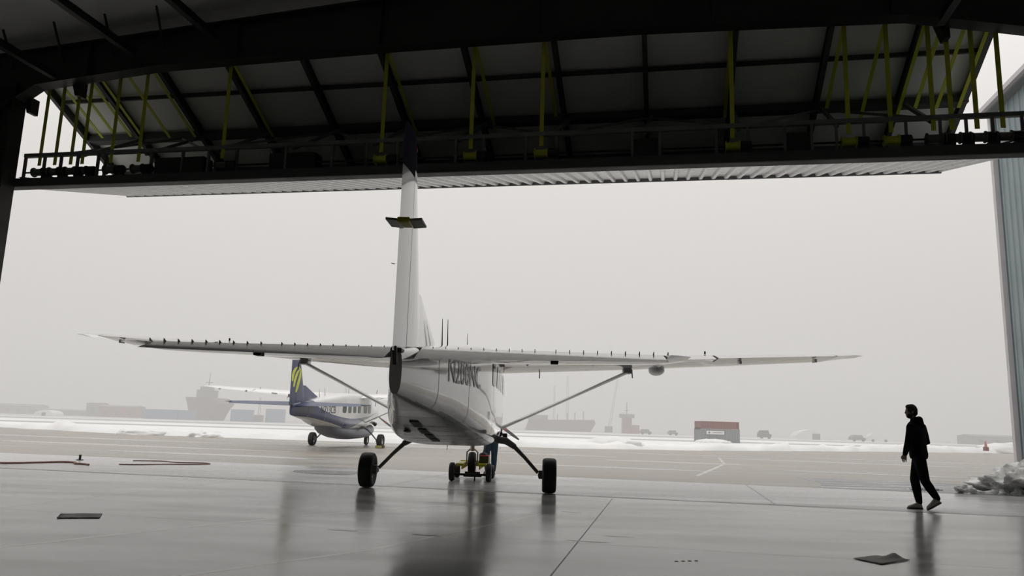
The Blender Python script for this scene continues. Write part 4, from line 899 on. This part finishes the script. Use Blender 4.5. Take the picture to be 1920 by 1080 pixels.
mb = MB(); mb.prism([(-14, -4, 0), (-12.5, -4, 4.2), (13.5, -4, 4.8), (14, -4, 3.4), (12, -4, 0)], (0, 8, 0)); pt(bg_, 'hull', mb, M_hull)
mb = MB(); mb.box((-9, 0, 5.2), (8, 5, 2)); pt(bg_, 'deckhouse', mb, M_far)
for x in (-1, 3, 6, 9.5): mb = MB(); mb.tube([(x, 0, 4.2), (x, 0, 7.0 + x * .12)], .2, 6); pt(bg_, 'deck_post', mb, M_far)
tw = empty('control_tower', (45, 300, 0), 0, 'faint red and white tower standing right of the cranes', 'tower')
mb = MB(); mb.box((0, 0, 2.9), (3.4, 3.4, 5.8)); pt(tw, 'shaft', mb, M_cred); mb = MB(); mb.box((0, 0, 6.5), (5.2, 4.6, 1.4)); pt(tw, 'cabin', mb, M_far)
mb = MB(); mb.tube([(0, 0, 7), (0, 0, 11.5)], .18, 6); mb.box((0, 0, 8.6), (1.6, .2, .2)); pt(tw, 'mast', mb, M_far); mb = MB(); mb.box((3, 0, 1.6), (3, 4, 3.2)); pt(tw, 'annexe', mb, M_cred)
def vehicle(x, y, w, h, m, label, name='truck'):
    o = empty(name, (x, y, 0), 0, label, 'vehicle'); mb = MB(); mb.prism([(-w / 2, -1, .45), (-w / 2, -1, h * .62), (-w * .3, -1, h), (w * .25, -1, h), (w * .33, -1, h * .6), (w / 2, -1, h * .55), (w / 2, -1, .45)], (0, 2, 0)); pt(o, 'body', mb, m)
    for s_ in (-.3, .3): mb = MB(); mb.lathe([(0, -.15), (.42, -.15), (.42, .15), (0, .15)], (w * s_, -1, .42), (0, 1, 0), 14); pt(o, 'wheel', mb, M_fard)
    return o
vehicle(43.4, 250, 3.6, 1.7, M_far, 'grey vehicle in the haze right of the red tower'); vehicle(52, 250, 3.0, 1.6, M_far, 'second grey vehicle, midway between red tower and container')
vehicle(74.4, 230, 3.6, 2.4, M_fard, 'small dark vehicle right of the grey container', 'van'); vehicle(112, 240, 6.5, 2.6, M_farw, 'white parked vehicle left of the walking man', 'bus'); vehicle(104, 236, 4.4, 1.9, M_far, 'grey parked vehicle beside the white one', 'van')
def tent(x, y, w, h, label):
    o = empty('tent', (x, y, 0), 0, label, 'tent'); mb = MB(); mb.prism([(w / 2 * math.cos(a), -3, h * math.sin(a) ** .7 if math.sin(a) > 0 else 0) for a in arc(13, 0, PI)], (0, 6, 0)); pt(o, 'canopy', mb, M_farw); mb = MB(); mb.box((0, -3.02, h * .3), (w * .2, .05, h * .6)); pt(o, 'door_flap', mb, M_far); return o
tent(-150.3, 260, 6.5, 1.9, 'small white domed tent at the far left')
tent(100, 260, 13, 3.3, 'wide white tent on the horizon right of the grey container')
# grey site container with red upper part and banner, standing behind the snow
oc = container(27.4, 104, 5.1, 1.75, M_cgrey, 'grey site container with a white banner standing behind the snow bank', 0, .04, 3)
mb = MB(); mb.box((-.65, -1.56, 1.28), (2.3, .05, .44)); bn = mb.build('banner', M_banner, oc)
mb = MB(); mb.lathe([(0, 0), (.13, 0), (.13, .02), (0, .02)], (-1.45, -1.59, 1.28), (0, -1, 0), 14); mb.box((-.35, -1.595, 1.28), (1.3, .01, .07)); mb.build('lettering', M_far, bn)
oc2 = container(27.4, 104, 4.95, .95, M_cred, 'red slatted crate resting on top of the grey site container', 1.76, .04, 3)
mk = empty('marker_post', (50.6, 84, .25), 0, 'red and white marker on the snow near the right building', 'marker')
mb = MB(); mb.lathe([(0, 0), (.16, 0), (.15, .1), (.06, .65), (0, .7)], (0, 0, .35), (0, 0, 1), 14); mb.build('cone', noisy('faded_red', (.42, .12, .10), (.48, .15, .13), (1, 1, 1), (.5, .6), 3), mk, smooth=True); mb = MB(); mb.box((0, 0, .2), (.4, .4, .4)); mb.build('foot', M_cred, mk)

# ------------------------------------------------------------ winter haze over the airfield
hz = MB(); hz.box((0, 533.5, 14), (2400, 1000, 30)); hz = hz.build('haze', mat('haze_air', (1, 1, 1)))
hm = hz.data.materials[0].node_tree; hm.nodes.clear(); vs_ = hm.nodes.new('ShaderNodeVolumeScatter'); ou = hm.nodes.new('ShaderNodeOutputMaterial')
vs_.inputs['Color'].default_value = (1, .985, .975, 1); vs_.inputs['Density'].default_value = .0029; vs_.inputs['Anisotropy'].default_value = 0.0
va_ = hm.nodes.new('ShaderNodeVolumeAbsorption'); va_.inputs['Color'].default_value = (0, 0, 0, 1); va_.inputs['Density'].default_value = .0008
av_ = hm.nodes.new('ShaderNodeAddShader'); hm.links.new(vs_.outputs[0], av_.inputs[0]); hm.links.new(va_.outputs[0], av_.inputs[1])
hm.links.new(av_.outputs[0], ou.inputs['Volume']); tag(hz, 'thin grey winter haze over the airfield and harbour', 'haze', kind='stuff')
